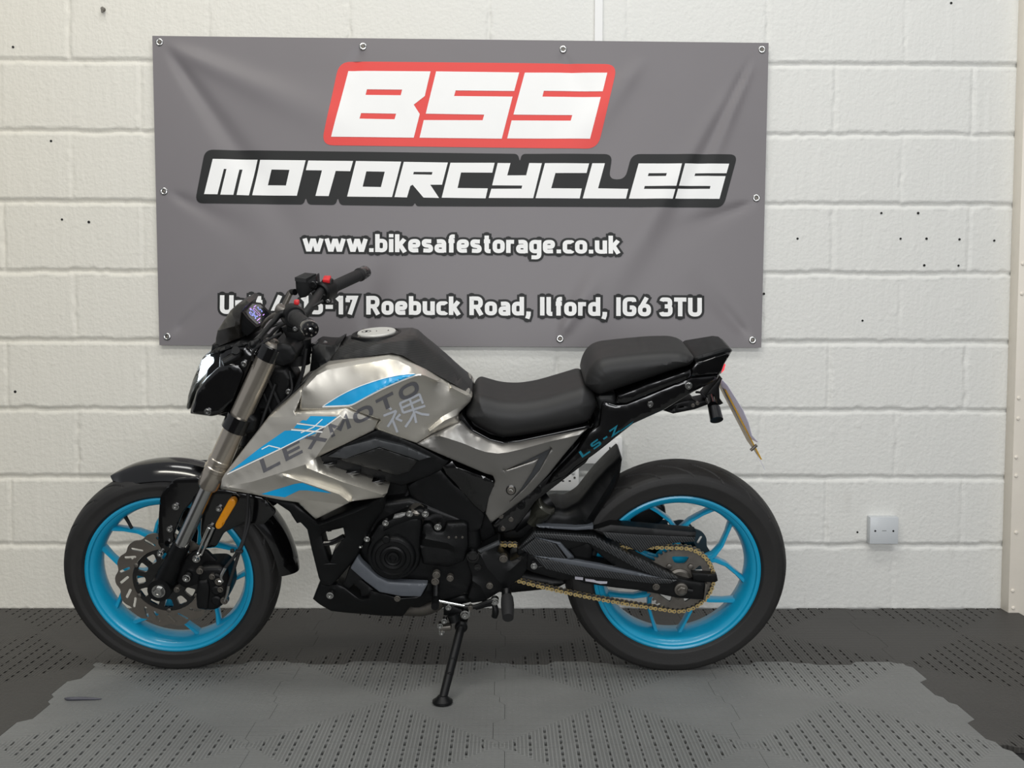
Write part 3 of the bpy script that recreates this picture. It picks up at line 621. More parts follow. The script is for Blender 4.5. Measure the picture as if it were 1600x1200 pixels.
# ---------------------------------------------------------------- things on the wall
def socket(xr, yb, label):
    p = on_y(xr, yb, WALL-.02); w_, h_ = .146, .087; c = p+Vector((-w_/2, .004, h_/2))
    b = MB(); b.box((c.x, c.y, c.z), (w_, .032, h_), bev=.002); o = b.build('double_socket', PLASTW); tagit(o, label, 'socket', 'white double wall sockets')
    for s_ in (-1, 1):
        b = MB(); sx = c.x+s_*.036; sw = MB(); sw.box((sx+s_*.022-.004, c.y-.0175, c.z+.022), (.011, .006, .018), bev=.0012); sw.build('switch', PLASTW, o)
        for dx, dz, ww, hh in ((-.004, .008, .0042, .008), (-.015, -.011, .0072, .004), (.007, -.011, .0072, .004)): b.box((sx+dx, c.y-.0162, c.z+dz), (ww, .001, hh))
        b.build('pin_holes', HOLE, o)
    for s_ in (-1, 1): z = MB(); z.lathe([(.004, .004), (-.0008, .0036), (-.0009, 0)], (c.x+s_*.060*.98, c.y-.0165, c.z), n=10); z.build('screw', DULL, o)
socket(971.5, 724, 'white double socket on the wall below the tail, higher of the two')
socket(904, 766, 'white double socket on the wall by the rear mudguard, lower of the two')
p = on_y(1381.5, 829, WALL-.03); b = MB(); b.box((p.x, WALL-.014, p.z), (.0945, .034, .09), bev=.0025); bp_ = b.build('blank_plate', PLATEG); tagit(bp_, 'square white blank electrical plate low on the bare wall', 'wall plate')
for s_ in (-1, 1): z = MB(); z.lathe([(.003, .0034), (-.001, .0032), (-.0012, 0)], (p.x+s_*.030, WALL-.031, p.z-.001), n=10); z.build('screw', ENGINE, bp_)
b = MB(); b.box((p.x+.0, WALL-.0313, p.z), (.014, .001, .0012)); b.build('mark', DULL, bp_)
p1, p2 = on_y(935.5, -60, WALL), on_y(930.5, 690, WALL); b = MB()
d = (p1-p2).normalized(); b.prism([p2+Vector((-.0125, .004, 0)), p2+Vector((.0125, .004, 0)), p2+Vector((.0125, -.0125, 0)), p2+Vector((-.0125, -.0125, 0))], (0, 0, 0), p1-p2); tagit(b.build('cable_trunking', PLASTW), 'white plastic cable trunking running up the wall behind the banner', 'trunking')
# scuff on the grey mat is a loose dark streak of rubber
b = MB(); b.tube([on_z(101, 1091, .0015), on_z(107, 1092, .004), on_z(125, 1091.5, .004), on_z(148, 1092, .003), on_z(159, 1092, .0015)], [.001, .0045, .0045, .003, .001], 8, sm=3); tagit(b.build('rubber_strip', mat('slate_rubber', (70, 70, 78), .5)), 'thin dark strip lying on the grey mat below the front wheel', 'strip')

# ================================================================ MOTORCYCLE
BIKE = empty('motorcycle'); BIKE.matrix_world = BM
tagit(BIKE, 'silver and black naked motorcycle with cyan wheels leaning on its side stand', 'motorcycle')
V3 = Vector
FX, FZ, FRT = -.886, .2865, .2885
RX, RZ, RRT = .469, .296, .3005
def wheel(x, z, rt, hw, rw, phase, name, ph_off):
    cx = (x, 0, z)
    prof = [(-rw, .2235), (-rw-.002, .219), (-rw, .214), (-rw+.006, .2115), (-rw+.009, .205), (-rw+.018, .198), (-.012, .193), (0, .1905), (.012, .193), (rw-.018, .198), (rw-.009, .205), (rw-.006, .2115), (rw, .214), (rw+.002, .219), (rw, .2235), (rw-.003, .2235), (rw-.005, .216), (rw-.012, .2145), (.02, .204), (-.02, .204), (-rw+.012, .2145), (-rw+.005, .216), (-rw+.003, .2235)]
    b = MB(); b.lathe(prof, (0, 0, 0), n=96, closed=True)
    hubp = [(-.03, .02), (-.034, .03), (-.03, .05), (-.018, .056), (.018, .056), (.03, .05), (.034, .03), (.03, .02)]
    b.lathe(hubp, (0, 0, 0), n=40, closed=True)
    for k in range(5):
        a0 = math.radians(phase+72*k)
        for s_ in (-1, 1):
            path = []
            for an, r in ((9, .203), (10, .192), (15, .17), (24, .14), (32, .112), (35.5, .09), (36, .046)):
                a = a0+s_*math.radians(an); path.append(V3((r*math.cos(a), 0, r*math.sin(a))))
            n = len(path); v = []; f = []
            for i, p in enumerate(path):
                t = (path[min(i+1, n-1)]-path[max(i-1, 0)]).normalized(); u = V3((-t.z, 0, t.x)); hwid = (.009, .006, .0047, .005, .006, .0075, .009)[i]; th = (.017, .0145, .013, .014, .016, .018, .02)[i]
                for du, dy in ((-1, -.75), (-.6, -1), (.6, -1), (1, -.75), (1, .75), (.6, 1), (-.6, 1), (-1, .75)): v.append(p+u*hwid*du+V3((0, dy*th, 0)))
            for i in range(n-1):
                for q in range(8): f.append((i*8+q, i*8+(q+1) % 8, (i+1)*8+(q+1) % 8, (i+1)*8+q))
            f += [tuple(range(8)), tuple((n-1)*8+q for q in range(8))]; b.add(v, f)
    o = b.build(name, BLUE, BIKE, 40); o.location = cx
    tp = [(-rw+.011, .2175), (-rw+.001, .2245), (-rw-.006, .230), (-hw*.96, .2225+.35*(rt-.2225)), (-hw, .2225+.52*(rt-.2225))]
    for k in range(0, 13):
        t = -1+k/6; tp.append((hw*.985*math.sin(t*math.pi/2), (.2225+.60*(rt-.2225))+(.40*(rt-.2225))*math.cos(t*math.pi/2)**.9 if abs(t) < 1 else .2225+.60*(rt-.2225)))
    tp += [(hw, .2225+.52*(rt-.2225)), (hw*.96, .2225+.35*(rt-.2225)), (rw+.006, .230), (rw-.001, .2245), (rw-.011, .2175)]
    tp2 = densify(tp, .0024); nA = 1300; A_ = np.linspace(0, 2*np.pi, nA, endpoint=False); Y, Rr = np.array(tp2).T; ng = round(20*rt/.29)
    ph = (A_[None]*ng/(2*np.pi)+np.sqrt(np.abs(Y))[:, None]*8.5+np.where(Y < 0, .5, 0)[:, None]) % 1.0
    dd = np.abs(ph-.5)*2*np.pi*rt/ng; alt = ((np.floor(A_[None]*ng/(2*np.pi)+np.sqrt(np.abs(Y))[:, None]*8.5).astype(int)) % 2) == 0
    lim = np.where(alt, .93, .74)*hw
    G_ = np.clip(1.6-dd/.0034, 0, 1)*np.clip((lim-np.abs(Y)[:, None])/.008, 0, 1)*np.clip((np.abs(Y)[:, None]-.012)/.008, 0, 1)*(Rr > .2225+.5*(rt-.2225))[:, None]
    RR = Rr[:, None]-.007*G_; m_ = len(Y); v = np.stack([RR*np.cos(A_), np.repeat(Y[:, None], nA, 1), RR*np.sin(A_)], -1).reshape(-1, 3); ix = np.arange(m_*nA).reshape(m_, nA)
    F_ = np.stack([ix, np.roll(ix, -1, 1), np.roll(np.roll(ix, -1, 1), -1, 0), np.roll(ix, -1, 0)], -1).reshape(-1, 4)
    t = mk('tyre', v, F_, TYRE, o, 50)
    if ph_off is not None:
        a = math.radians(ph_off); d = V3((math.cos(a), 0, math.sin(a))); b = MB(); b.tube([d*.196+V3((0, -.01, 0)), d*.176+V3((0, -.018, 0)), d*.160+V3((0, -.026, 0))], [.0055, .0045, .0045], 10); b.build('valve_stem', SATIN, o)
    return o
WF = wheel(FX, FZ, FRT, .054, .046, 151, 'wheel', 126)
WF['label'] = 'cyan front wheel with a steel brake disc'
WR = wheel(RX, RZ, RRT, .066, .054, 51, 'wheel', None)
WR['label'] = 'cyan rear wheel with sprocket and chain'
def polar_plate(name, m, parent, y0, y1, outer, inner, holes, n=180, smooth=30):
    """flat plate in a wheel's plane from polar outlines, with holes"""
    pts = []; E = []
    for lp in [outer, inner]+holes:
        n0 = len(pts); pts += lp; E += [(n0+i, n0+(i+1) % len(lp)) for i in range(len(lp))]
    ov, of, _ = cdt(pts, E); P = np.array([tuple(v) for v in ov]); T = np.array([f for f in of if len(f) == 3]); cen = P[T].mean(1); k = inside(cen, outer)
    for h in [inner]+holes: k &= ~inside(cen, h)
    T = T[k]; n_ = len(P); v = [(a, y0, c) for a, c in P]+[(a, y1, c) for a, c in P]; f = [tuple(t) for t in T]+[tuple(t[::-1]+n_) for t in T]
    cnt = {}
    for t in T:
        for i in range(3): e = (t[i], t[(i+1) % 3]); cnt[e] = 1
    for a, b_ in list(cnt):
        if (b_, a) not in cnt: f.append((a, b_, b_+n_, a+n_))
    return mk(name, v, f, m, parent, smooth)
pol = lambda r, a: (r*math.cos(a), r*math.sin(a))
def rot_slot(r0, r1, a, tilt, wd):
    c = V3((*pol((r0+r1)/2, a), 0)); d = V3((math.cos(a+tilt), math.sin(a+tilt), 0)); n = V3((-d.y, d.x, 0)); h = (r1-r0)/2; o = []
    for s_ in (1, -1):
        for k in range(7): t = -math.pi/2+math.pi*k/6; q = c+d*s_*(h-wd)+d*s_*wd*math.cos(t)+n*s_*wd*math.sin(t); o.append((q.x, q.y))
    return o
def disc(parent, y, r, ri, nl, ns, name='brake_disc', m=DISC, tilt=.55, ph=0):
    outer = [pol(r-.0075*(.5-.5*math.cos(nl*t))**1.6, t) for t in np.linspace(0, 2*math.pi, nl*16, endpoint=False)]
    inner = [pol(ri, t) for t in np.linspace(0, 2*math.pi, 96, endpoint=False)]; holes = []
    for k in range(ns):
        a = ph+2*math.pi*k/ns
        if k % 3 == 2: holes += [[(pol((r+ri)/2-.006, a)[0]+.004*math.cos(t), pol((r+ri)/2-.006, a)[1]+.004*math.sin(t)) for t in np.linspace(0, 2*math.pi, 12, endpoint=False)]]
        holes.append(rot_slot(ri+.006, r-.0075, a+.05*(k % 2), tilt, .0036))
    return polar_plate(name, m, parent, y-.0025, y+.0025, outer, inner, holes)
DF = disc(WF, -.066, .135, .089, 14, 20, tilt=.7)
inner = [pol(.03, t) for t in np.linspace(0, 2*math.pi, 40, endpoint=False)]; outer = [pol(.0885, t) for t in np.linspace(0, 2*math.pi, 96, endpoint=False)]
hs = []
for k in range(12):
    a = 2*math.pi*k/12; q = [pol(.080, a-.17), pol(.080, a+.17), pol(.056, a+.14), pol(.056, a-.14)]; hs.append(fillet(q, .006, 4))
polar_plate('disc_carrier', GLOSS, DF, -.067, -.060, outer, inner, hs)
for k in range(6):
    a = 2*math.pi*(k+.5)/6; b = MB(); b.lathe([(.002, .006), (-.003, .006), (-.004, .003), (-.004, 0)], (.0875*math.cos(a), -.068, .0875*math.sin(a)), n=12); b.build('rivet', DULL, DF)
b = MB(); b.tube([(0, -.06, 0), (0, .06, 0)], .03, 24); b.build('hub_spacer', ENGINE, WF)
DR = disc(WR, .062, .112, .075, 10, 12, m=mat('dark_disc', (60, 74, 80), .4, .6)); polar_plate('disc_carrier', GLOSS, DR, .058, .066, [pol(.076, t) for t in np.linspace(0, 6.283, 60, endpoint=False)], [pol(.02, t) for t in np.linspace(0, 6.283, 30, endpoint=False)], [fillet([pol(.068, a-.2), pol(.068, a+.2), pol(.045, a+.2), pol(.045, a-.2)], .005, 3) for a in [k*1.2566 for k in range(5)]])
# sprocket
NS = 42; SR = .0905
so = []
for k in range(NS):
    a = 2*math.pi*k/NS; da = math.pi/NS; so += [pol(SR-.006, a-da), pol(SR-.006, a-da*.55), pol(SR+.001, a-da*.2), pol(SR+.001, a+da*.2), pol(SR-.006, a+da*.55)]
SPK = polar_plate('sprocket', SPROCK, WR, -.082, -.076, so, [pol(.026, t) for t in np.linspace(0, 6.283, 40, endpoint=False)], [fillet([pol(.070, a-.36), pol(.070, a+.36), pol(.046, a+.30), pol(.046, a-.30)], .008, 4) for a in [.3+k*1.2566 for k in range(5)]])
b = MB(); b.lathe([(-.05, .03), (-.088, .032), (-.092, .026), (-.092, .012)], (0, 0, 0), n=32); b.build('sprocket_hub', DULL, SPK)
for k in range(5):
    a = .93+k*1.2566; b = MB(); b.lathe([(0, .008), (-.007, .008), (-.008, .005), (-.008, 0)], (.048*math.cos(a), -.082, .048*math.sin(a)), n=6); b.build('bolt', DULL, SPK)
# ---------------------------------------------------------------- chain (one loop of links)
def chain():
    c1 = U(742, 868, .078); c1 = V3((c1.x, c1.z, 0)); r1 = .034; c2 = V3((RX, RZ, 0)); r2 = SR+.001
    d = c2-c1; D = d.length; th = math.atan2(d.y, d.x); al = math.acos((r1-r2)/D); pts = []
    # tangent angles (upper run on the left of direction)
    u1, l1 = th+al, th-al; n = 400; path = []
    arc = lambda c, r, a0, a1, k: [c+V3((math.cos(a0+(a1-a0)*i/k), math.sin(a0+(a1-a0)*i/k), 0))*r for i in range(k+1)]
    up1, up2 = c1+V3((math.cos(u1), math.sin(u1), 0))*r1, c2+V3((math.cos(u1), math.sin(u1), 0))*r2
    lo1, lo2 = c1+V3((math.cos(l1), math.sin(l1), 0))*r1, c2+V3((math.cos(l1), math.sin(l1), 0))*r2
    path = arc(c2, r2, u1, l1, 60) if u1 > l1 else arc(c2, r2, u1, l1, 60)
    low = [lo2.lerp(lo1, i/80)+V3((0, -.012*math.sin(math.pi*i/80), 0)) for i in range(1, 80)]
    path += low+arc(c1, r1, l1, l1-(2*math.pi-(u1-l1)), 30)+[up1.lerp(up2, i/80) for i in range(1, 80)]
    L_ = [0]
    for i in range(len(path)): L_.append(L_[-1]+(path[(i+1) % len(path)]-path[i]).length)
    tot = L_[-1]; m = int(tot/.0127/2)*2; pit = tot/m; P = []
    j = 0
    for k in range(m):
        s_ = k*pit
        while L_[j+1] < s_: j += 1
        t = (s_-L_[j])/max(L_[j+1]-L_[j], 1e-9); P.append(path[j].lerp(path[(j+1) % len(path)], t))
    b = MB(); br = MB()
    for k in range(m):
        a, c = P[k], P[(k+1) % m]; dd = (c-a).normalized(); nn = V3((-dd.y, dd.x, 0)); o = []
        for s_, q in ((1, c), (-1, a)):
            for i in range(7): t = -math.pi/2+math.pi*i/6; o.append(q+dd*s_*.0054*math.cos(t)+nn*s_*.0054*math.sin(t))
            o.append((a+c)/2+nn*s_*.0030)
        o3 = [(p.x, 0, p.y) for p in o]; offs = (.0068, .0086) if k % 2 else (.0048, .0066)
        for s_ in (1, -1): (b if k % 2 else br).prism(o3, (0, s_*offs[0]-.079, 0), (0, s_*offs[1]-.079, 0))
        br.tube([(a.x, -.079-.0096, a.y), (a.x, -.079+.0096, a.y)], .0021, 8); br.tube([(a.x, -.079-.0045, a.y), (a.x, -.079+.0045, a.y)], .0042, 8)
    o = b.build('chain', GOLD, BIKE, 25); tagit(o, 'gold drive chain'); br.build('chain_rollers', SPROCK, o)
    b = MB(); b.lathe([(-.076, .02), (-.076, .032), (-.082, .032), (-.082, .02)], (c1.x, 0, c1.y), n=36); b.build('sprocket', SPROCK, BIKE)
chain()

# ---------------------------------------------------------------- fork, axle, brake
def pt(f, x, y, w): q = f([(x, y)])[0]; return U(q[0], q[1], w)
FW_ = .103
ft = U(426, 541, FW_); fb = U(281, 856, FW_); fa = (fb-ft).normalized(); flen = (fb-ft).length
def fork(side):
    m = lambda p: V3((p.x, p.y*side, p.z)); a = m(fa); t = m(ft)
    at = lambda s_: t+a*s_
    b = MB(); b.lathe([(.028, .022), (.028, .0265), (.30, .0275), (.325, .0275), (.327, .0295), (.337, .0295), (.339, .028), (.349, .028), (.351, .0305), (.360, .0305), (.362, .0285), (.372, .0285), (.405, .0285), (.408, .027), (.412, .0255), (.412, .019)], t, a, 40)
    o = b.build('fork_leg', FORKM, BIKE)
    b = MB(); b.lathe([(.405, .0185), (flen+.01, .0185)], t, a, 32); b.build('slider', STEEL, o)
    b = MB(); b.lathe([(-.012, .0), (-.014, .012), (-.012, .022), (-.004, .0268), (.004, .0268)], t, a, 28); b.lathe([(-.018, 0), (-.018, .009), (-.012, .010)], t, a, 6); b.build('fork_cap', DULL, o)
    b = MB(); b.lathe([(-.001, .020), (-.004, .027), (-.001, .0315), (.034, .0315), (.036, .027)], t, a, 32); b.build('clamp', GLOSS, o)
    b = MB(); b.lathe([(.198, .0275), (.198, .034), (.238, .034), (.238, .0275)], t, a, 32); b.tube([at(.218), at(.218)+V3((.05, side*.06, 0))], .02, 12); b.build('clamp', GLOSS, o)
    # foot casting reaching back to the axle
    ax = V3((FX, -FW_*side*.98, FZ)); e = at(flen)
    b = MB(); b.lathe([(flen-.012, .0185), (flen-.012, .0225), (flen+.045, .024), (flen+.06, .012)], t, a, 28)
    b.tube([e+a*.03, (e+ax)/2+V3((0, 0, 0)), ax], [.024, .026, .027], 16); b.lathe([(-.03, .02), (-.03, .03), (.022, .032), (.03, .02)], ax, n=28); b.build('axle_foot', ENGINE, o)
    return o, at
FKL, fat = fork(1); FKR, _ = fork(-1)
axp = U(251, 921, .135); b = MB(); b.lathe([(.02, .014), (-.001, .0165), (-.004, .0165), (-.004, .0125), (-.013, .0115), (-.013, .006), (-.010, .005)], (FX, -.131, FZ), n=6); b.lathe([(.0, .0175), (-.004, .0175)], (FX, -.131, FZ), n=20); b.build('axle_bolt', STEEL, FKL)
b = MB(); b.tube([(0, -.125, 0), (0, .13, 0)], .010, 16); b.build('axle', STEEL, WF)
# caliper bracket and caliper
slab('caliper_bracket', ENGINE, cC([(300, 560), (400, 470), (520, 455), (650, 580), (730, 640), (700, 760), (560, 760), (440, 760), (340, 800), (260, 740)]), w=.090, wb=.078, r=.003, parent=FKL, rnd=5)
cal = slab('brake_caliper', ENGINE, cC([(440, 750), (470, 600), (560, 590), (660, 590), (715, 640), (735, 740), (740, 830), (690, 940), (610, 1000), (520, 1000), (430, 980)]), w=.118, wb=.045, r=.014, parent=FKL, rnd=6, bulge=.004, br=.02)
slab('caliper_body', SATIN, cC([(450, 730), (540, 720), (560, 800), (540, 1000), (440, 985), (430, 860)]), w=.128, wb=.11, r=.008, parent=cal, rnd=4)
for y_ in (700, 810, 900): q = pt(cC, 620, y_, .122); b = MB(); b.lathe([(.01, .013), (-.004, .013), (-.007, .009), (-.007, 0)], q, n=20); b.build('piston_cover', SATIN, cal)
for x_, y_, r_ in [(440, 528, .0085), (352, 702, .0085), (118, 482, .007)]: q = cC([(x_, y_)])[0]; bolt(q[0], q[1], .108, r_, STEEL, FKL, .010)
for x_, y_, r_ in [(640, 735, .008), (690, 905, .008), (580, 690, .006), (470, 640, .007), (655, 805, .006), (265, 805, .006)]: q = cC([(x_, y_)])[0]; bolt(q[0], q[1], .128, r_, DULL, cal, .008)
b = MB(); b.tube([pt(cC, 640, 735, .136), pt(cC, 672, 735, .137), pt(cC, 660, 690, .138), pt(cC, 700, 610, .138)], .0042, 10, sm=4); b.tube([pt(cC, 690, 905, .136), pt(cC, 712, 850, .138), pt(cC, 728, 770, .138)], .0042, 10, sm=4); b.build('hose_union', STEEL, cal)
b = MB(); b.tube([pt(cC, 695, 615, .138), pt(cC, 800, 480, .134), pt(cC, 850, 380, .126), pt(cC, 890, 180, .115), (cC([(900, -40)])and pt(cC, 905, -60, .11)), U(400, 690, .09), U(430, 600, .06)], .0042, 10, sm=6)
b.tube([pt(cC, 730, 765, .138), pt(cC, 770, 640, .136), pt(cC, 820, 480, .132), pt(cC, 870, 350, .124), pt(cC, 915, 160, .112), pt(cC, 895, -60, .105)], .0042, 10, sm=6); b.build('brake_hose', RUBBER, BIKE)
b = MB(); b.box(pt(cC, 820, 465, .136), (.02, .012, .008), bev=.002); b.box(pt(cC, 760, 460, .137), (.010, .008, .010), bev=.002); b.build('hose_clip', RUBBER, BIKE)
# ---------------------------------------------------------------- front mudguard with its brackets
def mudguard():
    V = []; F = []; na, nc = 60, 17
    for layer in (0, .004):
        for i in range(na+1):
            t = i/na; a = math.radians(118.5-t*118.5); r0 = np.interp(t, [0, .12, .35, .6, .8, 1], [.306, .313, .319, .322, .332, .338]); hw = np.interp(t, [0, .05, .2, .7, .95, 1], [.012, .040, .058, .060, .054, .047])
            for j in range(nc):
                s_ = -1+2*j/(nc-1); r = r0-.040*abs(s_)**2.6-layer; V.append((FX+r*math.cos(a), hw*s_, FZ+r*math.sin(a)))
    n = (na+1)*nc
    for l in (0, 1):
        for i in range(na):
            for j in range(nc-1): q = [i*nc+j, i*nc+j+1, (i+1)*nc+j+1, (i+1)*nc+j]; F.append(tuple(x+l*n for x in q))
    rim_ = list(range(nc))+[i*nc+nc-1 for i in range(1, na+1)]+[na*nc+j for j in range(nc-2, -1, -1)]+[i*nc for i in range(na-1, 0, -1)]
    for i in range(len(rim_)): a, b_ = rim_[i], rim_[(i+1) % len(rim_)]; F.append((a, b_, b_+n, a+n))
    return mk('mudguard', V, F, GLOSS, BIKE, 50)
MG = mudguard()
for sd in (1, -1):
    def sl(name, m, pts, w, wb, **k):
        o = slab(name, m, pts, w=w, wb=wb, parent=MG, **k)
        if sd < 0:
            for v in o.data.vertices: v.co.y *= -1
            o.data.flip_normals()
        return o
    sl('bracket', GLOSS, cB([(598, 470), (625, 420), (690, 352), (850, 345), (870, 420), (800, 500), (745, 560), (685, 705), (700, 740), (690, 800), (640, 830), (585, 765), (588, 600)]), .072, .060, r=.004, rnd=5)
    sl('bracket', GLOSS, cB([(880, 440), (1000, 420), (1240, 470), (1330, 560), (1250, 640), (1110, 640), (1000, 690), (950, 780), (870, 790), (850, 700), (860, 560)]), .070, .060, r=.004, rnd=5)
    if sd > 0:
        for x_, y_, r_ in [(697, 525, .0075), (660, 665, .0065), (672, 770, .005), (968, 538, .0065), (917, 653, .007)]: q = cB([(x_, y_)])[0]; bolt(q[0], q[1], .0735, r_, STEEL, MG, .007)
        o = slab('reflector', AMBER, cB([(1030, 482), (1060, 478), (1075, 500), (1070, 520), (985, 660), (965, 672), (945, 662), (943, 640)]), w=.098, wb=.078, r=.004, rnd=3, parent=MG); o['label'] = 'amber reflector'
        for dx in (0, 28): b = MB(); b.tube([pt(cB, 830+dx, 830, .098), pt(cB, 905+dx, 660, .088)], .0042, 10); b.build('stay', STEEL, MG)
# ---------------------------------------------------------------- headlight, cowl, dash
HLH = slab('headlight_housing', GLOSS, cH([(392, 718), (400, 590), (450, 530), (560, 492), (670, 490), (700, 540), (780, 585), (700, 760), (590, 990), (490, 1128), (330, 1167), (132, 1140), (150, 1060), (195, 920), (300, 800)]), w=.088, sym=True, r=.022, rnd=4, parent=BIKE)
slab('side_panel', GLOSS, cH([(395, 716), (500, 672), (590, 690), (640, 760), (540, 1020), (430, 1120), (320, 1152), (160, 1120), (205, 930), (300, 808)]), w=.094, wb=.07, r=.008, rnd=5, parent=HLH)
lens = slab('lens', GLASS, cH([(400, 582), (380, 690), (290, 765), (225, 840), (185, 920), (150, 1040), (128, 1112), (93, 1096), (110, 985), (150, 850), (205, 715), (240, 640), (300, 600)]), w=.072, sym=True, r=.03, rnd=3, parent=HLH)
lu = slab('lamp_unit', LED, cH([(394, 592), (376, 684), (290, 756), (236, 818), (205, 850), (222, 770), (250, 655), (310, 615)]), w=.064, sym=True, r=.015, rnd=3, parent=HLH); lu['label'] = 'glowing white lamp unit'
slab('lamp_reflector', CAPM, cH([(218, 846), (190, 905), (150, 1035), (135, 1095), (118, 1092), (140, 990), (180, 880), (205, 850)]), w=.058, sym=True, r=.008, rnd=2, parent=HLH)
cw = slab('headlight_cowl', SATIN, [p+(w_,) for p, w_ in zip(cH([(292, 604), (375, 545), (470, 510), (600, 465), (690, 490), (640, 520), (520, 535), (410, 575)]), (.05, .07, .08, .08, .085, .09, .092, .09))], w=.08, sym=True, r=.004, parent=BIKE, rnd=2)
FS = slab('flyscreen', mat('satin_warm_tint', (24, 22, 19), .34), [p+(w_,) for p, w_ in zip(cH([(376, 545), (382, 450), (397, 382), (512, 203), (570, 150), (655, 108), (690, 132), (640, 170), (604, 225), (596, 330), (600, 450), (450, 505)]), (.05, .05, .045, .045, .05, .05, .055, .075, .085, .09, .085, .075))], w=.07, sym=True, r=.003, parent=BIKE, smooth=42,  # brown tint puts a warm reflection into the base colour
    creases=[[a+(w_,) for a, w_ in zip(cH([(397, 382), (586, 332)]), (.05, .108))], [a+(w_,) for a, w_ in zip(cH([(512, 203), (586, 332)]), (.05, .108))]])
q = cH([(635, 678)])[0]; bolt(q[0], q[1], .094, .006, STEEL, HLH); q = cH([(312, 1105)])[0]; bolt(q[0], q[1], .096, .0075, STEEL, HLH)
b = MB(); b.tube([pt(cH, 560, 560, .10), pt(cH, 575, 600, .105), pt(cH, 480, 655, .12), pt(cH, 445, 670, .125)], [.011, .012, .010, .008], 14, sm=3); b.tube([pt(cH, 562, 556, .118), pt(cH, 562, 575, .10)], .010, 14); b.build('indicator', SATIN, BIKE)
# display: a shallow six-sided box turned up towards the rider
dn = [pt(cH, x, y, w_) for x, y, w_ in [(738, 352, .062), (652, 282, .066), (622, 218, .062), (694, 136, -.020), (772, 150, -.060), (872, 240, -.062), (838, 306, -.01)]]
cen = sum(dn, V3((0, 0, 0)))/len(dn); nrm = V3((0, 0, 0))
for i in range(len(dn)): nrm += (dn[i]-cen).cross(dn[(i+1) % len(dn)]-cen)
nrm.normalize()
if nrm.x < 0: nrm = -nrm
dn = [p-nrm*(p-cen).dot(nrm) for p in dn]
b = MB(); b.prism([cen+(p-cen)*1.06 for p in dn], nrm*.004, nrm*-.006); b.prism([cen+(p-cen)*1.10 for p in dn], nrm*-.006, nrm*-.03); b.prism([cen+(p-cen)*.9 for p in dn], nrm*-.03, nrm*-.06); DSP = b.build('display', SATIN, BIKE)
scr = [cen+(p-cen)*.86+nrm*.0048 for p in dn]; mk('screen', scr, [tuple(range(len(scr)))], SCREEN, DSP)
su = ((dn[5]-dn[0])).normalized(); sv = nrm.cross(su).normalized()
if sv.z < 0: sv = -sv
def seg7(cx, cy, hh, segs, m, nm):
    b = MB(); w_ = hh*.5; S = {'a': (0, hh/2, 1, 0), 'g': (0, 0, 1, 0), 'd': (0, -hh/2, 1, 0), 'b': (w_/2, hh/4, 0, 1), 'c': (w_/2, -hh/4, 0, 1), 'f': (-w_/2, hh/4, 0, 1), 'e': (-w_/2, -hh/4, 0, 1)}
    for s_ in segs:
        x, y, hz, vt = S[s_]; o = cen+su*(cx+x)+sv*(cy+y)+nrm*.0056; a = su*(w_*.42 if hz else .0011)+V3((0, 0, 0)); c = sv*(hh*.21 if vt else .0011); b.add([o-a-c, o+a-c, o+a+c, o-a+c], [(0, 1, 2, 3)])
    b.build(nm, m, DSP)
seg7(-.030, .004, .020, 'abcdfg', DIGIT, 'digit'); seg7(-.014, .006, .022, 'abged', DIGIT, 'digit'); seg7(.004, .004, .022, 'abcdef', ICON, 'digit'); seg7(.030, .004, .014, 'afgcd', DIGIT, 'digit')
b = MB()
for x_, y_, w_, h_ in [(-.02, -.013, .026, .0022), (.02, .018, .02, .002), (-.012, .02, .012, .003), (.024, -.012, .012, .0022), (-.03, -.02, .004, .003)]: o = cen+su*x_+sv*y_+nrm*.0056; a, c = su*w_/2, sv*h_/2; b.add([o-a-c, o+a-c, o+a+c, o-a+c], [(0, 1, 2, 3)])
b.build('display_icons', ICON, DSP)
# ---------------------------------------------------------------- steering head, handlebar, controls
YK = slab('yoke', SATIN, [(418, 545), (440, 536), (456, 540), (464, 554), (458, 568), (440, 574), (420, 568)], w=.125, sym=True, r=.010, rnd=4, parent=BIKE)
slab('yoke', SATIN, [(352, 652), (384, 640), (402, 656), (398, 676), (372, 684), (352, 672)], w=.12, sym=True, r=.012, rnd=4, parent=BIKE)
slab('steering_head', ENGINE, [(400, 566), (448, 572), (462, 590), (456, 620), (436, 690), (396, 720), (372, 700)], w=.045, sym=True, r=.02, rnd=4, parent=BIKE)
slab('headlight_bracket', SATIN, [(330, 540), (372, 530), (420, 540), (420, 600), (390, 660), (340, 650), (318, 600)], w=.06, sym=True, r=.01, parent=BIKE)
GEL = U(482, 513, .365); GER = U(565, 427, -.365); BK = (GER.x-GEL.x)/(GER.y-GEL.y); _e = V3(((GEL.x+GER.x)/2, GER.y, (GEL.z+GER.z)/2))
unsh = lambda p: V3((p.x-BK*p.y, p.y, p.z)); shr_ = lambda p: V3((p.x+BK*p.y, p.y, p.z))
gi = unsh(U(519, 449, -.245)); r3 = unsh(U(503, 454, -.205)); r4 = unsh(U(484, 482, -.085)); r5 = unsh(U(470, 497, -.04)); GER = _e
hp = [V3((p.x, abs(p.y), p.z)) for p in (GER, gi, r3, r4, r5)]
bar = [shr_(V3((p.x, -p.y, p.z))) for p in hp]+[shr_(V3((p.x, p.y, p.z))) for p in hp[::-1]]
EL_ = bar[0]; GIL = U(462, 496.5, .245); bar[1] = GIL; bar[2] = GIL+(GIL-EL_)*.32; b = MB(); b.tube(bar, .0115, 16, sm=6); HB = b.build('handlebar', MATTE, BIKE)
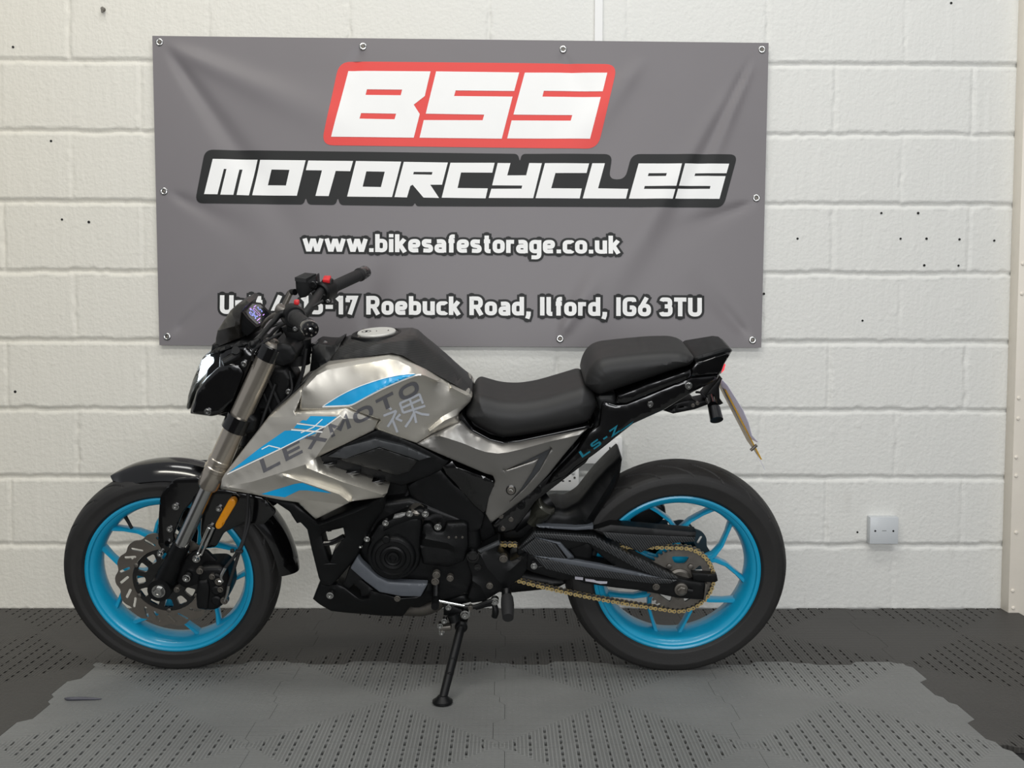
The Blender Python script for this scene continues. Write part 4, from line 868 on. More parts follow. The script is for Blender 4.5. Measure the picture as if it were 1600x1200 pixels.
for sd in (-1, 1):
    e = shr_(V3((hp[0].x, hp[0].y*sd, hp[0].z))); i_ = shr_(V3((hp[1].x, hp[1].y*sd, hp[1].z))); i_ = GIL if sd < 0 else i_; ax = (e-i_).normalized(); ln = (e-i_).length
    prof = [(0.0, .012), (0.0, .0195), (.006, .0195), (.008, .0165)]
    for k in range(12): x = .012+k*(ln-.03)/12; prof += [(x, .0170), (x+.004, .0158)]
    prof += [(ln-.014, .0165), (ln-.012, .0195), (ln-.006, .0195), (ln-.004, .012)]
    b = MB(); b.lathe(prof, i_, ax, 28); g = b.build('grip', RUBBER, HB)
    b = MB(); b.lathe([(ln-.006, .012), (ln-.006, .0185), (ln+.016, .0195), (ln+.022, .0175), (ln+.023, .008), (ln+.020, .006), (ln+.020, 0)], i_, ax, 28); be = b.build('bar_end', GLOSS, HB)
    if sd < 0:
        u_ = ax.orthogonal().normalized(); v_ = ax.cross(u_)
        for k in range(7): a = 2*math.pi*k/7; c = i_+ax*(ln+.0225)+(u_*math.cos(a)+v_*math.sin(a))*.0128; b = MB(); b.lathe([(-.001, .0026), (.001, .002), (.001, 0)], c, ax, 8); b.build('stud', DULL, be)
        b = MB(); b.lathe([(.018, .0045), (.024, .004), (.025, 0)], i_+ax*ln, ax, 12); b.build('stud', STEEL, be)
    # switch housing just inside the grip
    b = MB(); b.lathe([(-.052, .014), (-.052, .023), (-.046, .027), (-.012, .027), (-.004, .0235), (-.004, .014)], i_, ax, 24); b.box(i_-ax*.028+V3((.0, 0, -.022)), (.03, .036, .03), bev=.006); sh = b.build('switch_housing', SATIN, HB)
    o_ = i_-ax*.028
    b = MB()
    if sd > 0: b.box(o_+V3((.004, 0, .030)), (.020, .030, .012), Matrix.Rotation(.25, 3, 'X'), bev=.003)
    else: b.box(o_+V3((.008, .01, .030)), (.012, .012, .012), bev=.003)
    sw = b.build('switch', REDB, sh); sw['label'] = 'red switch'
    bolt(0, 0, 0, .0045, STEEL, sh, .004, 'screw', o_+V3((.0, -.022*sd if sd < 0 else -.024, -.006)))
    bolt(0, 0, 0, .0045, STEEL, sh, .004, 'screw', o_+V3((.008, -.024, -.026)))
# clutch lever (this side) and brake lever (far side)
b = MB(); b.tube([pt(cK, 700, 478, .225), pt(cK, 600, 500, .235), pt(cK, 540, 570, .27), pt(cK, 450, 670, .32), pt(cK, 390, 750, .36)], [.009, .008, .0065, .006, .0058], 12, sm=4); b.lathe([(-.009+.018*k/8, .009*math.sin(math.pi*k/8)+1e-4) for k in range(9)], pt(cK, 335, 790, .375), n=14); b.tube([pt(cK, 390, 750, .36), pt(cK, 335, 790, .375)], [.0058, .007], 12); LV = b.build('clutch_lever', SATIN, HB)
b = MB(); b.box(pt(cK, 660, 470, .215), (.05, .03, .02), Matrix.Rotation(.4, 3, 'Y'), bev=.005); b.tube([pt(cK, 690, 450, .21), pt(cK, 500, 530, .20), pt(cK, 430, 620, .12)], [.007, .005, .004], 10, sm=4); b.build('lever_perch', DULL, HB)
b = MB(); b.tube([pt(cK, 745, 285, -.215), pt(cK, 690, 300, -.24), pt(cK, 630, 420, -.33), pt(cK, 610, 440, -.36)], [.009, .008, .006, .007], 12, sm=4); b.build('brake_lever', SATIN, HB)
b = MB(); b.tube([pt(cK, 705, 285, -.225), pt(cK, 640, 420, -.22)], .0075, 12); b.build('lever_perch', DULL, HB)
rs = slab('brake_reservoir', SATIN, cK([(746, 165), (850, 178), (948, 128), (955, 235), (905, 280), (850, 335), (790, 345), (752, 262)]), w=-.195, wb=-.245, r=.003, rnd=2, parent=HB)
rc = [pt(cK, 742, 158, -.19), pt(cK, 850, 172, -.19), pt(cK, 948, 122, -.215), pt(cK, 840, 112, -.25)]
b = MB(); b.prism(rc, V3((0, 0, .004)), V3((0, 0, -.006))); b.build('reservoir_lid', MATTE, rs)
q = cK([(915, 215)])[0]; bolt(q[0], q[1], -.190, .010, GLOSS, rs, .004, 'sight_glass')
b = MB(); b.box(pt(cK, 1060, 215, -.225), (.03, .03, .034), bev=.006); b.tube([pt(cK, 900, 290, -.215), pt(cK, 1010, 235, -.225)], .012, 12); b.build('master_cylinder', SATIN, HB)
for x_, y_, w_, r_, h_ in [(820, 765, .0, .021, .03), (830, 800, .0, .016, .03), (760, 900, .0, .034, .02)]:
    q = pt(cK, x_, y_, w_); b = MB(); b.lathe([(-h_, r_*.7), (-h_, r_), (h_*.3, r_), (h_*.4, r_*.75), (h_*.4, 0)], q, (0, -.0, 1), 24); b.build('stem_nut', SATIN, BIKE)
for sd in (-1, 1):
    q = r5; b = MB(); b.box((q.x, .04*sd, q.z-.02), (.045, .03, .05), Matrix.Rotation(-.4, 3, 'Y'), bev=.006); b.build('bar_clamp', SATIN, BIKE)
# cables and wiring round the steering head
for path, rr in [([(462, 500, .1), (430, 515, .08), (408, 560, .05), (440, 640, .06), (455, 700, .05)], .0042), ([(505, 470, -.1), (450, 500, -.05), (410, 520, 0), (400, 570, .04), (430, 660, .05), (470, 720, .04)], .004), ([(440, 520, .11), (405, 540, .12), (395, 560, .1), (420, 590, .08)], .0035), ([(452, 580, .06), (455, 612, .08), (430, 640, .09), (418, 660, .09), (425, 690, .08)], .0032), ([(470, 600, .05), (445, 630, .07), (440, 650, .08)], .003), ([(478, 545, .02), (470, 590, .03), (440, 650, .05)], .005)]:
    b = MB(); b.tube([U(*p) for p in path], rr, 8, sm=6); b.build('cable', RUBBER, BIKE)
bolt(451, 612, .07, .006, STEEL, BIKE); bolt(437, 640, .09, .004, STEEL, BIKE)

# ---------------------------------------------------------------- tank, fairings
def wp(f, pts, ws): return [p+(w_,) for p, w_ in zip(f(pts), ws)]
# inner structure seen between the panels
slab('frame', ENGINE, [(462, 612), (486, 590), (520, 566), (600, 556), (660, 592), (716, 645), (840, 672), (905, 694), (800, 800), (770, 860), (735, 850), (700, 800), (600, 790), (520, 770), (470, 740), (430, 700)], w=.075, sym=True, r=.02, parent=BIKE)
TCV = slab('tank_cover', CARBON2, wp(cT, [(72, 412), (130, 325), (200, 238), (300, 200), (420, 165), (560, 150), (700, 150), (860, 135), (920, 150), (1010, 225), (1160, 345), (1300, 475), (1420, 610), (1462, 690), (1470, 740), (1440, 712), (1270, 615), (1000, 470), (790, 345), (690, 325), (500, 348), (250, 392)],
    [.085, .07, .05, .046, .042, .040, .040, .040, .038, .036, .034, .034, .036, .040, .07, .094, .110, .124, .13, .128, .12, .10]), w=.06, sym=True, r=.006, parent=BIKE, smooth=42,
    creases=[wp(cT, [(90, 405), (300, 312), (520, 240), (680, 212), (820, 196), (900, 200)], [.090, .088, .086, .082, .074, .062])])
fc = U(589, 526, 0)+V3((0, 0, .004)); b = MB()
capn = V3((-.06, 0, 1)).normalized()
b.lathe([(-.03, .066), (.0, .066), (.006, .063), (.007, .056), (.004, .054)], fc, capn, 48); b.build('cap_surround', SATIN, TCV)
b = MB(); b.lathe([(.0, .049), (.0085, .049), (.0105, .0475), (.0105, 0)], fc, capn, 48); fcap = b.build('fuel_cap', CAPM, TCV)
for dx, dy, ln in ((-.026, 0, .010), (.0, 0, .004), (.03, .0, .005)): b = MB(); b.box(fc+capn*.0108+V3((dx, dy, -dx*-.06)), (ln*.5, ln*1.6, .001)); b.build('cap_mark', HOLE, fcap)
b = MB(); b.lathe([(.0105, .0125), (.0115, .0125), (.0115, .010), (.0105, .010)], fc+V3((-.026, 0, -.0016)), capn, 24, True); b.build('keyhole_ring', STEEL, fcap)
for k in range(4):
    a = math.pi/4+k*math.pi/2; bolt(0, 0, 0, .003, DULL, TCV, .002, 'screw', fc+V3((.058*math.cos(a), .058*math.sin(a), .002)))
slab('ignition_cover', SATIN, wp(cK, [(905, 815), (960, 780), (1040, 790), (1115, 800), (1190, 760), (1150, 880), (1060, 970), (985, 1020), (880, 1060), (895, 940)], [.05, .045, .045, .05, .05, .07, .085, .085, .06, .05]), w=.05, sym=True, r=.006, rnd=2, parent=BIKE)
q = pt(cK, 980, 790, .02); b = MB(); b.lathe([(-.02, .020), (.004, .021), (.006, .018), (.006, 0)], q, (-.1, 0, 1), 24); b.build('ignition_lock', GLOSS, BIKE)

TNK = slab('tank_panel', SILVER, wp(lambda z: z, [(467, 642), (470, 615), (472, 604), (481, 593), (496, 580), (511, 571), (560, 562.5), (607.5, 554.8), (623, 556.5), (664, 577), (700, 599), (733, 614.5), (737.5, 621), (735, 628), (718, 645), (715, 651), (718.5, 659.5), (676, 678.5), (651, 693.5), (584.5, 670.6), (594, 657), (566, 647), (541, 638), (500, 641)],
    [.155, .155, .15, .145, .138, .132, .128, .126, .126, .124, .112, .094, .092, .094, .106, .110, .116, .138, .148, .155, .165, .170, .172, .165]), w=.15, wb=.05, r=.0055, step=.010, parent=BIKE, mirror=True, smooth=42,
    creases=[wp(cT, [(300, 818), (480, 712), (660, 615), (800, 555), (950, 524), (1010, 535), (1200, 620), (1430, 735)], [.176, .178, .176, .172, .166, .163, .142, .100]),
             wp(cA, [(622, 350), (700, 266), (765, 232), (1000, 192), (1150, 164), (1205, 172), (1330, 236)], [.158, .150, .146, .142, .139, .140, .143]),
             wp(cT, [(1060, 1070), (1200, 965), (1325, 912)], [.149, .140, .116]), wp(cT, [(1040, 1045), (1180, 925), (1380, 815)], [.140, .132, .104])])
SHR = slab('shroud', SILVER, wp(cA, [(95, 978), (104, 915), (122, 884), (260, 703), (400, 522), (500, 438), (608, 338), (600, 400), (560, 500), (880, 476), (1092, 543), (1055, 612), (868, 702), (692, 785), (712, 842), (760, 868), (950, 940), (1138, 1005), (1120, 1030), (922, 1056), (806, 1112), (692, 1168), (640, 1120), (578, 1063), (470, 1048), (280, 1008)],
    [.150, .150, .150, .145, .140, .140, .145, .158, .165, .182, .152, .160, .180, .194, .198, .198, .196, .190, .190, .206, .200, .192, .190, .188, .186, .174]), w=.17, wb=.10, r=.004, step=.010, parent=BIKE, mirror=True, smooth=42,
    creases=[wp(cA, [(398, 527), (620, 522), (838, 513), (890, 535), (1080, 547)], [.146, .172, .188, .188, .156]), wp(cA, [(862, 535), (780, 655), (694, 780)], [.193, .202, .200]),
             wp(cA, [(472, 878), (520, 882), (700, 940), (850, 992), (915, 1040)], [.187, .190, .194, .196, .196]), wp(cA, [(640, 845), (860, 932), (1110, 1012)], [.207, .209, .200]),
             wp(cA, [(120, 960), (380, 1000), (640, 1045), (760, 1060), (870, 1075)], [.158, .180, .194, .198, .202]), wp(cA, [(480, 888), (530, 905), (700, 962), (840, 1010), (900, 1055)], [.190, .199, .206, .209, .208]), wp(cA, [(640, 1045), (745, 998)], [.194, .204]),
             wp(cA, [(630, 822), (480, 872), (300, 930), (110, 965)], [.200, .188, .172, .153])])
# decals on the bodywork
decal('blue_stripe', DECALB, [cA([(742, 458)]+FO([(742, 458), (850, 389), (960, 337), (1100, 290), (1230, 262), (1322, 258)], 60)[1:]+FO([(1322, 258), (1240, 290), (1120, 340), (1020, 392), (915, 450)], 60)[1:])], [TNK], TNK, .0016, 3)
def edge(pts, wd): return [list(qd) for qd in ribbon(pts, wd)]
decal('white_stripe', DECALW, edge(cA(FO([(735, 462), (915, 455), (1020, 397), (1120, 346), (1240, 295), (1330, 262), (1352, 262)], 30)), 2.2)+edge(cA(FO([(742, 456), (850, 387), (960, 335), (1100, 288), (1230, 259), (1310, 256)], 60)), 1.2), [TNK], TNK, .0020, 3)
decal('blue_stripe', DECALB, [cA([(150, 872), (350, 715), (500, 612), (545, 610), (470, 722), (300, 800)]), cA([(470, 722), (545, 610), (700, 625), (600, 668)]), cA([(556, 595), (575, 572), (720, 590), (700, 612)]), cA([(590, 560), (612, 545), (760, 572), (740, 590)]), cA([(628, 556), (660, 520), (826, 524), (745, 590), (700, 575)])], [SHR], SHR, .0008)
decal('white_stripe', DECALW, edge(cA([(140, 884), (480, 722), (760, 580), (850, 515)]), 1.6)+edge(cA([(540, 606), (735, 620)]), 2.0)+edge(cA([(575, 568), (755, 588)]), 1.6)+edge(cA([(600, 625), (680, 590), (735, 540)]), 1.5)+edge(cA([(355, 728), (400, 705), (470, 722)]), 1.6), [SHR], SHR, .0011)
decal('blue_stripe', DECALB, [cA([(352, 1008), (560, 945), (610, 938), (760, 990), (790, 1003), (640, 985), (590, 985), (500, 1028)])], [SHR], SHR, .0008)
ax_ = cA([(370, 872), (1345, 372), (345, 795)]); o_, ex, ey = [np.array(p) for p in ax_]
paths, wt = text_paths(['L*', 'E*', 'X*', 'M*', 'O*', 'T*', 'O*'], 30)
aff = lambda x, y: tuple(o_+(ex-o_)*x/wt+(ey-o_)*y/100)
decal('lettering', DECALD, [[aff(*c) for c in qd] for p_ in paths for qd in ribbon(p_, 23)], [TNK, SHR], TNK, .0007, 4)
kj = [[(640, 832), (668, 845), (688, 862)], [(610, 921), (735, 872)], [(733, 872), (700, 950), (650, 1028)], [(692, 945), (745, 1080)], [(772, 905), (730, 950)], [(728, 945), (790, 972)],
      [(765, 803), (960, 712)], [(768, 800), (800, 893)], [(956, 712), (990, 805)], [(778, 850), (975, 760)], [(798, 893), (1012, 825)], [(862, 758), (900, 870), (925, 990)], [(905, 890), (870, 960), (820, 1030)], [(915, 880), (980, 905), (1050, 912)]]
decal('lettering', DECALS, [list(qd) for p_ in kj for qd in ribbon(cT(p_), 3.7)], [TNK], TNK, .0012, 4)
# dark carbon-look infill below the tank
GF = slab('infill_panel', SATIN, wp(cA, [(690, 790), (870, 700), (1055, 616), (1095, 598), (1330, 700), (1525, 805), (1480, 860), (1400, 900), (1230, 960), (1000, 890), (800, 850), (720, 830)], [.15, .152, .148, .143, .138, .132, .13, .13, .13, .14, .15, .15]), w=.15, wb=.05, r=.005, parent=BIKE, mirror=True)
slab('infill_frame', DARKGREY, wp(cA, [(768, 776), (870, 712), (1062, 664), (1240, 706), (1412, 780), (1340, 800), (1090, 716), (925, 772), (880, 790)], [.163, .162, .158, .152, .143, .143, .157, .161, .163]), w=.17, thick=.02, r=.003, parent=GF)
slab('carbon_insert', CARBON2, wp(cA, [(830, 792), (930, 772), (1090, 718), (1335, 800), (1275, 870), (1200, 892), (960, 830)], [.155, .156, .152, .142, .140, .142, .150]), w=.16, thick=.015, r=.002, parent=GF)
for k, (x, y) in enumerate([(700, 826), (850, 880), (1000, 938)]): slab('louvre', GLOSS, cA([(x, y), (x+118, y-18), (x+122, y-2), (x+60, y+22)]), w=.165-.006*k, thick=.03, r=.002, parent=GF)
# grey panel under the seat
SPN = slab('side_panel', GREYP, wp(lambda z: z, [(651, 694), (676, 679), (719, 660), (737.5, 676), (763.5, 689), (784, 694.5), (812, 692), (919, 669.5), (908, 680), (880, 713), (857, 742), (830, 771), (800, 794), (767, 818), (758.5, 803), (763, 778), (773.5, 752), (770, 744), (757, 740), (680, 707)],
    [.148, .142, .126, .124, .124, .124, .124, .116, .118, .122, .124, .126, .128, .130, .130, .134, .138, .14, .142, .150]), w=.13, wb=.06, r=.0035, step=.009, parent=BIKE, mirror=True, smooth=42,
    creases=[wp(cP, [(10, 62), (150, 105), (300, 155), (430, 210), (520, 240), (650, 258), (760, 245), (900, 212), (1200, 130), (1505, 62)], [.156, .154, .152, .151, .150, .149, .148, .146, .138, .124])],
    holes=[wp(cP, [(720, 440), (950, 336), (1215, 205), (1085, 440), (930, 625), (780, 765), (900, 625), (1010, 455), (1082, 312), (950, 364)], [.146, .142, .134, .136, .137, .138, .138, .137, .136, .142])])
slab('recess', DARKGREY, wp(cP, [(690, 400), (950, 310), (1240, 180), (1110, 470), (780, 790), (740, 640)], [.131, .129, .122, .124, .126, .130]), w=.128, thick=.004, r=0, parent=SPN)  # backing of the slits coloured darker than the panel to paint in their shade
q = U(798.5, 766, .142); b = MB(); b.lathe([(.006, .0128), (-.001, .0128), (-.0016, .0112), (.002, .0108)], q, n=28); e = b.build('badge_ring', GLOSS, SPN); b = MB(); b.lathe([(.006, .0106), (-.003, .0106), (-.0042, .0090), (-.0038, 0)], q, n=28); b.build('badge', DULL, e)
b = MB(); b.tube([q+V3((-.004, -.0042, .002)), q+V3((0, -.0046, .004)), q+V3((.004, -.0042, -.001))], .0009, 6); b.build('badge_mark', CAPM, e)
slab('infill_panel', GLOSS, wp(cE, [(925, 200), (985, 165), (1010, 200), (1195, 262), (1245, 285), (1250, 320), (1205, 440), (1190, 500), (1120, 440), (1000, 300), (950, 250)], [.135, .135, .14, .138, .137, .137, .132, .13, .128, .13, .132]), w=.135, thick=.05, r=.004, parent=BIKE, mirror=True)
slab('frame_cover', SATIN, wp(cE, [(700, 320), (830, 240), (905, 205), (1000, 310), (1160, 430), (1190, 500), (1170, 590), (1100, 620), (980, 540), (820, 470), (720, 380)], [.11, .118, .122, .12, .118, .118, .116, .116, .112, .11, .108]), w=.115, wb=.04, r=.006, parent=BIKE, mirror=True)
slab('frame_rail', GLOSS, [(785, 804), (857, 742), (905, 690), (940, 640), (962, 655), (916, 724), (861, 766), (838, 784), (805, 830), (775, 838), (768, 820)], w=.088, sym=True, r=.008, parent=BIKE)
for x, y in [(1065, 632), (895, 795)]: q = cP([(x, y)])[0]; bolt(q[0], q[1], .092, .009, ENGINE, BIKE, .005)
# ---------------------------------------------------------------- seats and tail
slab('rider_seat', VINYL, wp(cS, [(132, 716), (185, 630), (222, 560), (262, 540), (440, 592), (600, 600), (760, 575), (950, 520), (1140, 462), (1215, 520), (1250, 600), (1240, 660), (1185, 775), (1000, 822), (800, 862), (600, 895), (480, 908), (400, 893), (290, 840), (200, 785)],
    [.122]*20), w=.122, sym=True, r=.042, rnd=13, step=.012, parent=BIKE)
slab('seat_trim', GLOSS, wp(lambda z: z, [(717, 655), (722, 648), (727, 655), (740, 672), (766, 686), (786, 691), (812, 688), (920, 665), (922, 669), (812, 694), (785, 697), (762, 691), (736, 677)], [.117]*13), w=.117, sym=True, r=.002, parent=BIKE)
slab('pillion_seat', VINYL, wp(cL, [(78, 455), (92, 380), (130, 300), (190, 245), (260, 222), (450, 200), (700, 178), (880, 175), (960, 195), (1005, 225), (1000, 255), (960, 295), (850, 325), (600, 410), (360, 490), (200, 545), (150, 520), (108, 490)], [.118]*10+[.112]*8), w=.115, sym=True, r=.036, rnd=12, step=.012, parent=BIKE)
TAILB = slab('tail_unit', GLOSS, wp(cL, [(215, 560), (330, 600), (420, 592), (960, 372), (1208, 345), (1180, 392), (1100, 440), (980, 500), (735, 650), (480, 765), (385, 840), (170, 1010), (0, 1130), (-60, 1190), (-250, 1280), (-190, 1195), (0, 1000), (110, 830), (190, 770)],
    [.105, .108, .108, .096, .08, .08, .082, .09, .098, .104, .106, .108, .108, .108, .105, .112, .112, .112, .108]), w=.105, sym=True, r=.010, step=.012, parent=BIKE)
slab('tail_strip', GLOSS, wp(cL, [(335, 590), (352, 528), (600, 432), (962, 305), (962, 372), (700, 478), (420, 592)], [.112, .115, .113, .104, .102, .108, .112]), w=.11, sym=True, r=.006, parent=TAILB)
slab('seat_side', SATIN, wp(cL, [(165, 545), (200, 520), (330, 520), (345, 600), (290, 680), (190, 780), (120, 830), (160, 740), (190, 650)], [.10]*9), w=.10, sym=True, r=.01, parent=TAILB)
slab('tail_fairing', GLOSS, wp(cL, [(1000, 252), (1250, 175), (1308, 150), (1240, 262), (1212, 345), (1100, 350), (962, 372), (970, 300)], [.098, .080, .072, .072, .078, .088, .100, .10]), w=.09, sym=True, r=.006, parent=TAILB)
slab('grab_rail', SATIN, wp(cL, [(985, 215), (1010, 195), (1232, 128), (1275, 128), (1308, 152), (1250, 180), (1000, 252)], [.094, .092, .074, .07, .068, .076, .096]), w=.085, sym=True, r=.008, parent=TAILB)
tl = slab('tail_light', TAIL, wp(cL, [(1214, 340), (1210, 318), (1236, 275), (1250, 270), (1238, 315)], [.07]*5), w=.07, sym=True, r=.005, parent=TAILB); tl['label'] = 'red tail light'
for x, y in [(613, 592), (938, 440)]: q = cL([(x, y)])[0]; bolt(q[0], q[1], .100, .0075, STEEL, TAILB, .006)
ax_ = cZ([(602, 640), (1105, 290), (555, 565)]); o2, ex2, ey2 = [np.array(p) for p in ax_]
paths2, wt2 = text_paths(['L*', 'S*', '-*', 'Z*'], 36)
aff2 = lambda x, y: tuple(o2+(ex2-o2)*x/wt2+(ey2-o2)*y/100)
decal('lettering', DECALT, [[aff2(*c) for c in qd] for p_ in paths2 for qd in ribbon(p_, 25)], [TAILB], TAILB, .0009, 3)
decal('teal_streak', DECALT, [cZ([(1090, 290), (1290, 150), (1250, 200), (1120, 290)])], [TAILB], TAILB, .0009, 3)
# number plate hanger
HG = slab('plate_hanger', SATIN, cL([(730, 650), (800, 600), (880, 575), (975, 555), (1000, 580), (1100, 560), (1060, 545), (1130, 455), (1205, 370), (1222, 385), (1195, 450), (1200, 560), (1230, 590), (1195, 605), (1150, 580), (1100, 600), (990, 640), (810, 676)]), w=.03, sym=True, r=.003, parent=BIKE, holes=[cL([(765, 640), (810, 612), (825, 630), (800, 648)]), cL([(862, 618), (900, 612), (898, 620), (864, 626)])])
for x, y in [(1098, 572), (975, 605), (1012, 588)]: q = cL([(x, y)])[0]; bolt(q[0], q[1], .033, .004, DULL, HG, .004)
b = MB(); b.tube([pt(cL, 1125, 545, .05), pt(cL, 1140, 610, .095)], [.012, .013], 16); b.tube([pt(cL, 1150, 625, .11), pt(cL, 1172, 728, .135)], [.015, .0165], 18); b.tube([pt(cL, 1128, 655, .112), pt(cL, 1130, 700, .122)], .0035, 8); b.build('indicator', GLOSS, BIKE)
b = MB(); b.tube([pt(cL, 1125, 545, -.05), pt(cL, 1140, 610, -.095)], [.012, .013], 16); b.tube([pt(cL, 1150, 625, -.10), pt(cL, 1172, 700, -.135)], [.015, .0165], 18); b.build('indicator', GLOSS, BIKE)
b = MB(); b.tube([pt(cL, 1000, 495, .02), pt(cL, 1040, 500, .03), pt(cL, 1075, 535, .03)], .003, 8, sm=4); b.build('cable', RUBBER, BIKE)
a0, a1 = pt(cL, 1200, 425, -.095), pt(cL, 1500, 1000, -.095); dn_ = (a1-a0)
a0 = V3((a0.x, 0, a0.z)); a1 = V3((a1.x, 0, a1.z))
n_ = V3((-(a1-a0).z, 0, (a1-a0).x)).normalized()
if n_.x < 0: n_ = -n_
q0, q1_ = pt(cL, 1202, 430, .0), pt(cL, 1494, 996, .0); t_ = q1_-q0
b = MB(); b.prism([q0+V3((0, -.06, 0)), q0+V3((0, .1, 0)), q1_+V3((0, .1, 0)), q1_+V3((0, -.06, 0))], (0, 0, 0), n_*.0035); NP = b.build('number_plate', PLATEY, BIKE); NP['label'] = 'yellow number plate seen edge-on'
b = MB(); b.tube([q0+t_*.82+V3((0, -.065, 0))-n_*.012, q0+t_*.80+V3((0, -.062, 0))+n_*.008], .004, 10); b.build('plate_bolt', DULL, NP)
V = []; F = []
pf = cL([(1214, 388), (1262, 440), (1328, 545), (1390, 645), (1436, 750), (1464, 855), (1516, 912)]); pr_ = cL([(1204, 425), (1225, 470), (1265, 560), (1320, 660), (1380, 770), (1440, 875), (1505, 912)])
for i in range(7):
    for j in range(5): s_ = j/4; x = pr_[i][0]*(1-s_)+pf[i][0]*s_; y = pr_[i][1]*(1-s_)+pf[i][1]*s_; V.append(U(x, y, .03+.065*s_))
for i in range(6):
    for j in range(4): F.append((i*5+j, i*5+j+1, (i+1)*5+j+1, (i+1)*5+j))
sh = mk('paper_sheet', V+[v+V3((.0012, 0, 0)) for v in V], F+[tuple(x+35 for x in f[::-1]) for f in F]+[(i*5, (i+1)*5, (i+1)*5+35, i*5+35) for i in range(6)]+[(i*5+4, (i+1)*5+4, (i+1)*5+39, i*5+39) for i in range(6)], PAPER, NP); sh['label'] = 'white sheet hanging on the plate'
b = MB(); b.tube([pt(cL, 1490, 985, .0), pt(cL, 1520, 1040, .0), pt(cL, 1550, 1090, .0), pt(cL, 1572, 1140, .0)], .0007, 6, sm=3); b.build('thread', PAPER, NP)

# ---------------------------------------------------------------- engine, belly pan, stand
EB = slab('engine', ENGINE, [(560, 812), (590, 785), (640, 778), (700, 800), (745, 815), (752, 850), (745, 905), (735, 930), (690, 945), (610, 930), (575, 900), (552, 850)], w=.115, sym=True, r=.015, parent=BIKE)
slab('cylinder', ENGINE, [(520, 745), (600, 735), (655, 760), (640, 800), (590, 830), (560, 840), (530, 800)], w=.07, sym=True, r=.015, parent=EB)
sc_ = U(614.5, 870, .15); b = MB()
b.lathe([(.05, .068), (.012, .068), (.006, .066), (.004, .063), (.004, .058), (-.004, .056), (-.008, .052), (-.009, .046), (-.006, .044), (-.006, .034), (-.010, .032), (-.012, .028), (-.011, .022), (-.007, .020), (-.006, .016), (-.009, .0145), (-.0095, .009), (-.006, .007), (-.006, 0)], sc_, n=64)
SCV = b.build('stator_cover', ENGINE, EB)
b = MB(); b.lathe([(.0, .010), (-.010, .010), (-.012, .008), (-.012, 0)], U(604, 841, .155), n=20); b.build('plug', ENGINE, SCV)
slab('crankcase_cover', ENGINE, cE([(470, 640), (520, 560), (600, 520), (700, 480), (790, 505), (800, 540), (790, 640), (780, 820), (700, 880), (560, 870), (470, 780)]), w=.142, wb=.08, r=.010, rnd=4, parent=EB, bulge=.004, br=.03)
slab('sprocket_cover', ENGINE, cE([(800, 560), (830, 545), (860, 560), (880, 600), (930, 600), (950, 550), (1060, 545), (1085, 560), (1090, 700), (1060, 790), (960, 830), (800, 810), (780, 700)]), w=.135, wb=.08, r=.008, rnd=3, parent=EB, creases=[wp(cE, [(785, 640), (960, 675), (1000, 700), (1000, 740)], [.139, .139, .139, .136]), wp(cE, [(785, 690), (975, 718)], [.133, .133])])
for x, y, w_, r_ in [(873, 230, .15, .007), (1007, 233, .15, .007), (668, 310, .15, .0065), (510, 447, .145, .006), (455, 507, .14, .004), (850, 125, .1, .005)]: q = cN([(x, y)])[0]; bolt(q[0], q[1], w_, r_, STEEL, EB, .008)
q = cE([(897, 572)])[0]; bolt(q[0], q[1], .14, .0075, STEEL, EB, .008)
for x in (965, 1010, 1050): q = cE([(x, 638)])[0]; bolt(q[0], q[1], .137, .0025, DULL, EB, .003)
for x, y, w_ in [(880, 915, .12), (975, 892, .115), (888, 870, .12)]: q = cE([(x, y)])[0]; bolt(q[0], q[1], w_, .0065, DULL, EB, .012)
slab('label_plate', PLATEL, cN([(730, 277), (742, 252), (838, 228), (832, 250), (800, 265)]), w=.152, wb=.14, r=.001, parent=EB)
slab('oil_gallery', ENGINE, cN([(640, 350), (690, 290), (840, 215), (960, 190), (1020, 215), (1000, 290), (900, 290), (760, 340), (640, 400)]), w=.148, wb=.1, r=.008, rnd=3, parent=EB)
b = MB(); b.lathe([(-.05, .014), (-.05, .02), (.0, .021), (.006, .016), (.006, 0)], U(652, 795, .13), (.15, -.3, 1), 20); b.build('fuel_injector', DULL, EB)
b = MB(); b.tube([U(655, 805, .13), U(668, 810, .135), U(680, 806, .12), U(700, 808, .10)], .006, 10, sm=4); b.tube([U(640, 800, .12), U(634, 780, .1), U(640, 765, .08)], .005, 10, sm=4); b.build('hose', RUBBER, EB)
slab('engine_vent', DULL, cN([(545, 440), (560, 400), (608, 335), (605, 380), (570, 425)]), w=.14, wb=.12, r=.002, parent=EB)
RS = slab('frame_spar', SATIN, wp(cR, [(75, 222), (180, 262), (280, 330), (345, 432), (376, 422), (432, 482), (470, 650), (530, 892), (560, 960), (640, 962), (705, 900), (862, 715), (940, 560), (1000, 440), (1085, 320), (1095, 196), (960, 256), (830, 298), (520, 422), (490, 398), (330, 256), (100, 200)],
    [.15, .16, .17, .17, .165, .16, .155, .15, .145, .145, .14, .14, .145, .15, .165, .18, .182, .18, .178, .178, .172, .155]), w=.15, wb=.11, r=.007, parent=BIKE, holes=[wp(cR, [(560, 528), (600, 500), (740, 470), (755, 540), (650, 690), (625, 770), (585, 620)], [.158]*7)], creases=[wp(cR, [(540, 445), (850, 330), (1050, 240)], [.184, .186, .182])])
b = MB(); b.tube([pt(cR, 565, 595, .15), pt(cR, 650, 585, .15), pt(cR, 750, 535, .15)], .007, 10, sm=4); b.tube([pt(cR, 610, 478, .15), pt(cR, 640, 474, .15)], .006, 8); b.build('bracket', GLOSS, RS)
